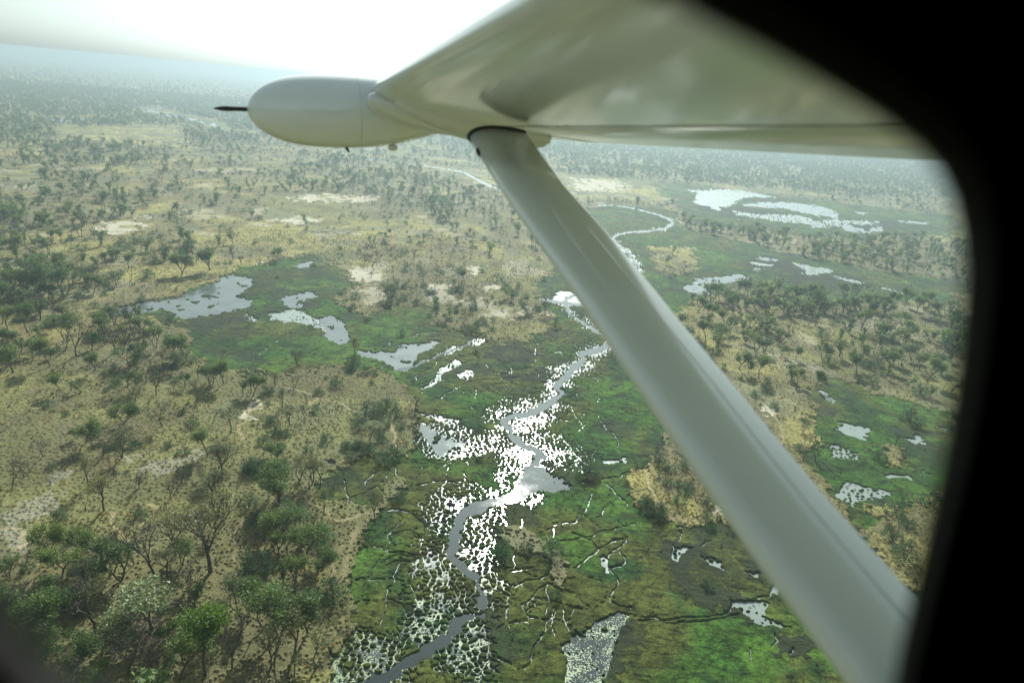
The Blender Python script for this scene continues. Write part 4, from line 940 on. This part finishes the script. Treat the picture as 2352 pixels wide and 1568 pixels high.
# ------------------------------------------------------------------ the aircraft, built at its real distance from the seat
def UP(u, v, d):                           # a point of the cabin's frame of reference: view direction of (u, v), d metres ahead
    c = cam_ray(u, v) * d
    return CAMPOS + R3 @ Vector(c)
def paint(name, c, rough=.25, coat=.6, dirt=.0, met=0.0):
    m = N(name); ob = m.n('ShaderNodeTexCoord').outputs['Object']
    nz = m.n('ShaderNodeTexNoise', {'Vector': ob, 'Scale': 2.4, 'Detail': 5.0, 'Roughness': .6})
    f1 = m.n('ShaderNodeMapRange', {0: nz.outputs[0], 1: .35, 2: .7, 3: 1.0, 4: 1.0 - dirt}).outputs[0]
    cc = m.mix(1.0, (*c, 1), m.n('ShaderNodeCombineColor', {0: f1, 1: f1, 2: m.math('MULTIPLY', f1, .98)}).outputs[0], 'MULTIPLY')
    wv = m.n('ShaderNodeTexNoise', {'Vector': ob, 'Scale': 1.3, 'Detail': 1.0})
    bp = m.n('ShaderNodeBump', {'Strength': .12, 'Distance': .05, 'Height': wv.outputs[0]})
    return m.surf(m.n('ShaderNodeBsdfPrincipled', {'Base Color': cc, 'Roughness': rough, 'Coat Weight': coat, 'Coat Roughness': .12, 'Coat IOR': 1.45, 'Metallic': met, 'Normal': bp.outputs[0]}).outputs[0])
WHITE = paint("white_aircraft_paint", (.76, .83, .85), .30, 1.0, .12)
WHITE2 = paint("satin_white_paint", (.82, .90, .94), .22, 1.0, .05)
DARKM = paint("black_rubber_and_steel", (.02, .02, .022), .5, 0)
LINER = paint("dark_cabin_lining", (.006, .006, .006), .9, 0)
SEAL = paint("green_tinted_seal", (.002, .010, .003), .5, 0)
GLASSY = paint("lamp_glass", (.8, .82, .85), .05, 1.0)

S_ = (R3 @ Vector(((700 - 1176) / FPX, (784 - 292) / FPX, -1))).normalized()      # span, outwards
LEp = UP(862, 196, 5.3)
rayL = (LEp - CAMPOS); rayT = R3 @ Vector(cam_ray(1330, 322))
TEp = CAMPOS + rayT * (rayL.dot(S_) / rayT.dot(S_))
CH = (TEp - LEp); CHL = CH.length; Ch = CH / CHL
Uw = S_.cross(-Ch).normalized()
if Uw.z < 0: Uw = -Uw
AIR = CAMPOS + Vector((0, 0, -1.3))
air = empty('aircraft', AIR)
prop(air, "white high winged light aircraft with strut and wing pod, seen from its dark cabin", 'aircraft')
def amesh(name, V, Fc, mat, parent=air, smooth=True, bev=0):
    me = bpy.data.meshes.new(name); me.from_pydata([tuple(Vector(v) - AIR) for v in V], [], Fc); me.materials.append(mat)
    if smooth: me.polygons.foreach_set('use_smooth', [True] * len(me.polygons))
    o = bpy.data.objects.new(name, me); COL.objects.link(o); o.parent = parent
    if bev:
        b = o.modifiers.new('bev', 'BEVEL'); b.width = bev; b.segments = 2; b.limit_method = 'ANGLE'
    me.update(); return o
def loft(sections, close=True, caps=True):
    V = []; Fc = []; n = len(sections[0])
    for s in sections: V += list(s)
    for i in range(len(sections) - 1):
        for j in range(n if close else n - 1):
            k = (j + 1) % n; Fc.append((i * n + j, i * n + k, (i + 1) * n + k, (i + 1) * n + j))
    if caps: Fc.append(tuple(range(n - 1, -1, -1))); Fc.append(tuple(range((len(sections) - 1) * n, len(sections) * n)))
    return V, Fc
def foil(t):                                # thickness either side of the chord, cambered, nearly flat below
    y = 5 * .15 * (.2969 * math.sqrt(t) - .126 * t - .3516 * t * t + .2843 * t ** 3 - .1015 * t ** 4)
    return y
def wing_section(s, chord=1.0, t0=0.0, t1=.54, sweep=0.0, dz=0.0):
    O = LEp + S_ * s + Ch * (sweep * CHL) + Uw * dz; ts = [(.5 - .5 * math.cos(math.pi * i / 24)) for i in range(25)]
    ts = [t for t in ts if t0 - 1e-6 <= t < t1] + [t1]
    up = [O + Ch * (t * CHL * chord) + Uw * (foil(t) * 1.15 * CHL * chord) for t in ts]
    lo = [O + Ch * (t * CHL * chord) - Uw * (foil(t) * .78 * CHL * chord) for t in ts]
    return up[::-1] + lo[1:]
secs = [wing_section(s, c_, 0, .55, sw) for s, c_, sw in ((-6.2, 1, 0), (-4, 1, 0), (-2, 1, 0), (-.6, 1, 0), (0, 1, 0), (.6, .97, .012), (1.6, .86, .05), (2.6, .76, .09), (2.9, .6, .14))]
V, Fc = loft(secs); wing = amesh('wing', V, Fc, WHITE)
wing_sub = wing.modifiers.new('es', 'EDGE_SPLIT'); wing_sub.split_angle = math.radians(40)
# flap and aileron behind it, drooped a little
def flap(name, s0, s1, drop, t0=.562, t1=1.0, c0=1.0, c1=1.0, w0=0.0, w1=0.0):
    def sec(s, ch, sw):
        O = LEp + S_ * s + Ch * (sw * CHL); L = []
        for t, up in [(t0, .060), (t0 + .03, .072), (.80, .045), (t1, .004), (t1, -.003), (.80, -.026), (t0 + .03, -.049), (t0, -.036)]:
            L.append(O + Ch * (t * CHL * ch) + Uw * (up * CHL * ch - drop * (t - t0) * CHL * ch))
        return L
    V, Fc = loft([sec(s0, c0, w0), sec(.5 * (s0 + s1), .5 * (c0 + c1), .5 * (w0 + w1)), sec(s1, c1, w1)]); o = amesh(name, V, Fc, WHITE)
    b = o.modifiers.new('es', 'EDGE_SPLIT'); b.split_angle = math.radians(35); return o
fl = flap('flap', -5.6, -.42, .012); al = flap('aileron', -.40, 2.5, .02, c1=.76, w1=.09)
def on_wing(s, t, off=0.0):                  # a point on the lower skin
    return LEp + S_ * s + Ch * (t * CHL) - Uw * (foil(min(t, .55)) * .78 * CHL + off)
# lap seams and screws along the lower skin
def tube(pts, r_, k=6):
    out = []
    for i, p in enumerate(pts):
        d = (pts[min(i + 1, len(pts) - 1)] - pts[max(i - 1, 0)]).normalized(); q = d.cross(Uw).normalized(); s = d.cross(q)
        rr_ = r_[i] if isinstance(r_, (list, tuple)) else r_
        out.append([p + (q * math.cos(6.2832 * j / k) + s * math.sin(6.2832 * j / k)) * rr_ for j in range(k)])
    return loft(out)
def many(lst):
    V = []; Fc = []
    for v, f in lst: n = len(V); V += list(v); Fc += [tuple(i + n for i in q) for q in f]
    return V, Fc
SEAMC = paint("grimy_seam", (.16, .17, .14), .7, 0)
amesh('panel_seam', *tube([on_wing(s_ / 4, .53, .0008) for s_ in range(-22, 10)], .0022, 4), SEAMC, wing)
amesh('screw_row', *many([tube([on_wing(-.1 - .14 * i, .52, -.002), on_wing(-.1 - .14 * i, .52, .003)], .007, 6) for i in range(14)] + [tube([on_wing(-.05 , .1 + .05 * i, -.002), on_wing(-.05, .1 + .05 * i, .003)], .006, 6) for i in range(11)]), SEAMC, wing)

# fairing where the strut meets the wing
def blob(cx_, cy_, cz_, ax, ay, az_, nu=20, nv=12, f=None):
    V = []; Fc = []
    for i in range(nv + 1):
        ph = math.pi * i / nv
        for j in range(nu):
            th = 6.28318 * j / nu; V.append((math.sin(ph) * math.cos(th), math.sin(ph) * math.sin(th), math.cos(ph)))
    for i in range(nv):
        for j in range(nu): Fc.append((i * nu + j, i * nu + (j + 1) % nu, (i + 1) * nu + (j + 1) % nu, (i + 1) * nu + j))
    return V, Fc
bv, bf = blob(0, 0, 0, 1, 1, 1)
fc = on_wing(-.12, .46, -.05)
def fshape(p):
    x_, y_, z_ = p
    return fc + Ch * (x_ * .66 * (1.0 - .12 * z_) ) + S_ * (y_ * .30) + Uw * (z_ * (.19 if z_ < 0 else .10))
amesh('strut_fairing', [fshape(p) for p in bv], bf, WHITE, wing)

# the strut: a tapering streamlined section read at stations along its length
LE_ = [(1078, 318), (1148, 430), (1240, 560), (1320, 672), (1400, 790), (1505, 945), (1610, 1100), (1712, 1250), (1830, 1410), (1945, 1568), (2080, 1750)]
RE_ = [(1208, 305), (1290, 420), (1390, 530), (1478, 635), (1572, 750), (1690, 890), (1800, 1025), (1905, 1150), (2030, 1290), (2150, 1425), (2300, 1600)]
ss = []
for i, (a, b) in enumerate(zip(LE_, RE_)):
    w_ = math.hypot(a[0] - b[0], a[1] - b[1]) * .93
    f_ = i / (len(LE_) - 1)
    dm = .34 * FPX / w_ if i else 4.35
    dm = (4.35, 3.9, 3.42, 3.02, 2.7, 2.38, 2.12, 1.93, 1.75, 1.6, 1.45)[i]
    A = UP(a[0], a[1], dm * .985); B = UP(b[0], b[1], dm * 1.03); ss.append((A, B))
def foil2(t): return 1.0 * (2.969 * math.sqrt(t) - 1.26 * t - 3.516 * t * t + 2.843 * t ** 3 - 1.036 * t ** 4)
sec_l = []
for i, (A, B) in enumerate(ss):
    ax = (ss[min(i + 1, len(ss) - 1)][0] - ss[max(i - 1, 0)][0]).normalized(); c = B - A; L = c.length; c.normalize(); nn = ax.cross(c).normalized()
    ts = [.5 - .5 * math.cos(math.pi * k / 14) for k in range(15)]
    up = [A + c * (t * L) + nn * (foil2(t) * L * (.13 + .012 * i)) for t in ts]; lo = [A + c * (t * L) - nn * (foil2(t) * L * (.13 + .012 * i)) for t in ts]
    sec_l.append(up[::-1] + lo[1:-1])
V, Fc = loft(sec_l); strut = amesh('strut', V, Fc, WHITE2)
# dark gap and cuff where it enters the fairing
cuff = [sec_l[0], sec_l[0]]
A0 = sum(sec_l[0], Vector()) / len(sec_l[0]); ax0 = (ss[1][0] - ss[0][0]).normalized()
gapv = [[A0 + (p - A0) * 1.035 - ax0 * .04 for p in sec_l[0]], [A0 + (p - A0) * 1.035 + ax0 * .004 for p in sec_l[0]]]
amesh('cuff_seal', *loft(gapv), DARKM, strut)
# ridge added along the strut for a line highlight, and a small drain fitting
side = (CAMPOS - A0)
def strut_pt(i, t, off):
    A, B = ss[i]; ax = (ss[min(i + 1, 10)][0] - ss[max(i - 1, 0)][0]).normalized(); c = B - A; L = c.length; c.normalize(); nn = ax.cross(c).normalized()
    if nn.dot(CAMPOS - A) < 0: nn = -nn
    return A + c * (t * L) + nn * (foil2(t) * L * (.13 + .012 * i) + off)
amesh('highlight_ridge', *tube([strut_pt(i, .72, -.0006) for i in range(2, 10)], .0032, 6), WHITE2, strut)
dv = [strut_pt(0, .02, -.02) + ax0 * .20 + (p[0] * Ch * .02 + p[1] * ax0 * .045 + p[2] * Uw * .02) for p in [(q[0], q[2], q[1]) for q in bv]]
amesh('drain_fitting', dv, bf, DARKM, strut)

# wing pod with its nose probe
nose = UP(566, 251, 5.75)
Ap = (R3 @ Vector((.95, .075, -.30))).normalized()        # pod axis, nose to tail
v1 = Ap.cross(Uw).normalized(); v2 = v1.cross(Ap).normalized()
prof = [(0, 0), (.012, .055), (.04, .105), (.09, .158), (.17, .212), (.27, .255), (.40, .287), (.56, .303), (.75, .308), (.95, .305), (1.15, .292), (1.35, .265), (1.55, .22), (1.75, .16), (1.95, .085), (2.05, .02)]
pod_s = []
for t, r0 in prof:
    r0 = max(r0, .002); c0 = nose + Ap * t + v2 * (.035 * max(0, t - 1.0)) 
    pod_s.append([c0 + v1 * math.cos(6.28318 * j / 36) * r0 + v2 * math.sin(6.28318 * j / 36) * r0 for j in range(36)])
V, Fc = loft(pod_s); pod = amesh('wing_pod', V, Fc, WHITE2)
pod.modifiers.new('sub', 'SUBSURF').render_levels = 2
amesh('pod_seam', *tube([nose + Ap * .92 + (v1 * math.cos(a) + v2 * math.sin(a)) * .3065 for a in [6.28318 * j / 40 for j in range(41)]], .0010, 4), paint('pod_joint', (.45, .47, .44), .5, 0), pod)
probe = [nose + Ap * .03, nose - Ap * .02, nose - Ap * .10, nose - Ap * .155, nose - Ap * .205, nose - Ap * .255]
amesh('pitot_probe', *tube(probe, [.021, .019, .0185, .022, .017, .004], 10), DARKM, pod)
amesh('drain_nub', *tube([nose + Ap * .80 - v2 * .295, nose + Ap * .83 - v2 * .345], [.015, .008], 8), DARKM, pod)
lv = nose + Ap * 1.22 - v2 * .30
amesh('position_lamp', [lv + v1 * p[0] * .03 + Ap * p[1] * .045 + v2 * p[2] * .03 for p in bv], bf, GLASSY, pod)
# saddle between pod and wing
sd0 = on_wing(.15, .0, 0)
sad = []
for k, (t, ww_, hh_) in enumerate([(-.02, .05, .05), (.05, .13, .10), (.18, .17, .14), (.34, .17, .14), (.5, .12, .10), (.62, .03, .03)]):
    c0 = LEp + S_ * .28 + Ch * (t * CHL) - Uw * .10
    sad.append([c0 + S_ * math.cos(a) * ww_ * 1.2 + Uw * math.sin(a) * hh_ for a in [6.28318 * j / 16 for j in range(16)]])
V, Fc = loft(sad); o = amesh('pod_saddle', V, Fc, WHITE); o.modifiers.new('sub', 'SUBSURF').render_levels = 2

# cabin: side wall with the window the view goes through, closed all round
dS = .25
def on_ray(u, v, s):
    ray = R3 @ Vector(cam_ray(u, v)); return CAMPOS + ray * (s / ray.dot(S_))
def on_wall(u, v, k=0.0):
    ray = R3 @ Vector(cam_ray(u, v)); return CAMPOS + ray * ((dS) / ray.dot(S_)) + S_ * k
op = [(1440, -75), (1560, -12), (1660, 42), (1755, 92), (1850, 145), (1945, 202), (2040, 262), (2120, 325), (2172, 385), (2203, 455), (2222, 540), (2228, 620), (2222, 720), (2212, 820), (2196, 930), (2176, 1050),
      (2150, 1170), (2122, 1290), (2100, 1390), (2082, 1470), (2066, 1560), (2040, 1660), (1980, 1760), (1860, 1830), (1500, 1860), (900, 1840), (520, 1760), (390, 1690), (240, 1615), (110, 1530), (10, 1420), (-100, 1270), (-220, 1050), (-330, 600), (-310, 250), (-230, -20), (-60, -190), (250, -300), (800, -330), (1200, -230)]  # lower left corner drawn in so its dark blur imitates lens vignetting
hole = [on_wall(u, v) for u, v in op]
cen = sum(hole, Vector()) / len(hole)
Fw = -Ch; Fw = (Fw - S_ * Fw.dot(S_)).normalized(); Uc = S_.cross(Fw).normalized()
if Uc.z < 0: Uc = -Uc
def ab(p): d = p - CAMPOS; return d.dot(Fw), d.dot(Uc)
F0, F1_, U0, U1 = -1.15, 1.25, -1.0, .40
allab = [ab(p) for p in hole]
print("window extents", min(a for a, b in allab), max(a for a, b in allab), min(b for a, b in allab), max(b for a, b in allab))
F0 = min(F0, min(a for a, b in allab) - .15); F1_ = max(F1_, max(a for a, b in allab) + .15); U0 = min(U0, min(b for a, b in allab) - .12); U1 = max(.38, max(b for a, b in allab) + .06)
def cpt(a, b, s): return CAMPOS + Fw * a + Uc * b + S_ * s
outer = []
for p in hole:                               # ray from the window's middle to the edge of the wall
    a, b = ab(p); ca, cb = ab(cen); da, db = a - ca, b - cb
    k = min(((F1_ - ca) / da if da > 0 else (F0 - ca) / da) if abs(da) > 1e-6 else 1e9, ((U1 - cb) / db if db > 0 else (U0 - cb) / db) if abs(db) > 1e-6 else 1e9)
    outer.append((ca + da * k, cb + db * k))
n = len(hole); th = .035
V = []; Fc = []
V += [p + (p - cen).normalized() * .012 for p in hole]                               # inner face edge, rounded towards the cabin
def wide(u, v, f): return (1176 + (u - 1176) * f, 784 + (v - 784) * f)
V += [on_ray(*wide(u, v, 1.01), dS + .012) for u, v in op]
V += [on_ray(*wide(u, v, 1.04), dS + th) for u, v in op]
V += [cpt(a, b, dS) for a, b in outer]; V += [cpt(a, b, dS + th) for a, b in outer]
for i in range(n):
    j = (i + 1) % n
    Fc += [(3 * n + i, 3 * n + j, j, i), (i, j, n + j, n + i), (n + i, n + j, 2 * n + j, 2 * n + i), (2 * n + i, 2 * n + j, 4 * n + j, 4 * n + i)]
amesh('window_wall', V, Fc, LINER, smooth=False)
bx = [cpt(a, b, s) for s in (dS + .002, -1.1) for a, b in ((F0 - .02, U0 - .02), (F1_ + .02, U0 - .02), (F1_ + .02, U1 + .02), (F0 - .02, U1 + .02))]
amesh('cabin_lining', bx, [(0, 1, 5, 4), (1, 2, 6, 5), (2, 3, 7, 6), (3, 0, 4, 7), (4, 5, 6, 7)], LINER, smooth=False)
corner = [cpt(a, b, dS + .001) for a, b in ((F0, U0), (F1_, U0), (F1_, U1), (F0, U1))]
# fill the wall corners the fan leaves open
nb = []
for cxx, cyy in ((F0, U0), (F1_, U0), (F1_, U1), (F0, U1)):
    q = sorted(range(n), key=lambda i: (outer[i][0] - cxx) ** 2 + (outer[i][1] - cyy) ** 2)
    best = None
    for i in range(n):
        j = (i + 1) % n
        (a0, b0), (a1, b1) = outer[i], outer[j]
        if (abs(a0 - cxx) < 1e-4 and abs(b1 - cyy) < 1e-4) or (abs(b0 - cyy) < 1e-4 and abs(a1 - cxx) < 1e-4): best = (i, j)
    if best: nb.append((cpt(cxx, cyy, dS + .0005), cpt(*outer[best[0]], dS + .0005), cpt(*outer[best[1]], dS + .0005)))
if nb: amesh('wall_corner', [p for t_ in nb for p in t_], [(3 * i, 3 * i + 1, 3 * i + 2) for i in range(len(nb))], LINER, smooth=False)
ring = [on_ray(*wide(u, v, 1.012), dS + .02) for u, v in op]
amesh('window_seal', *tube(ring + [ring[0]], .006, 6), SEAL)
gm = N("acrylic_pane")
lw = gm.n('ShaderNodeLayerWeight', {0: .12})
gm.surf(gm.n('ShaderNodeMixShader', {0: gm.math('MULTIPLY', lw.outputs['Fresnel'], .35), 1: gm.n('ShaderNodeBsdfTransparent', {0: (.965, .985, .97, 1)}).outputs[0], 2: gm.n('ShaderNodeBsdfGlossy', {'Roughness': .02}).outputs[0]}).outputs[0])
amesh('window_pane', [on_ray(*wide(u, v, 1.02), dS + .024) for u, v in op], [tuple(range(n))], gm.m, smooth=False)

# ------------------------------------------------------------------ the air
R_ = 20500.0
me = bpy.data.meshes.new('haze'); zt = CAMH + 2.6; zb = -1.6
vs = [(x, y, z_) for z_ in (zb, zt) for x, y in ((-R_, -R_), (R_, -R_), (R_, R_), (-R_, R_))]
me.from_pydata(vs, [], [(3, 2, 1, 0), (4, 5, 6, 7), (0, 1, 5, 4), (1, 2, 6, 5), (2, 3, 7, 6), (3, 0, 4, 7)])
hz = mk('haze', me); hm = bpy.data.materials.new('dry_season_haze'); hm.use_nodes = True; t_ = hm.node_tree; t_.nodes.clear()
ho = t_.nodes.new('ShaderNodeOutputMaterial'); pv = t_.nodes.new('ShaderNodeVolumePrincipled')
pv.inputs['Color'].default_value = (*HAZE_COL, 1); pv.inputs['Density'].default_value = HAZE_DENS; pv.inputs['Anisotropy'].default_value = HAZE_G
t_.links.new(pv.outputs[0], ho.inputs['Volume']); me.materials.append(hm); prop(hz, "pale dry season haze lying over the whole plain", kind='stuff')
print("top of wing", max((AIR + v.co).z for v in wing.data.vertices), "haze top", zt)
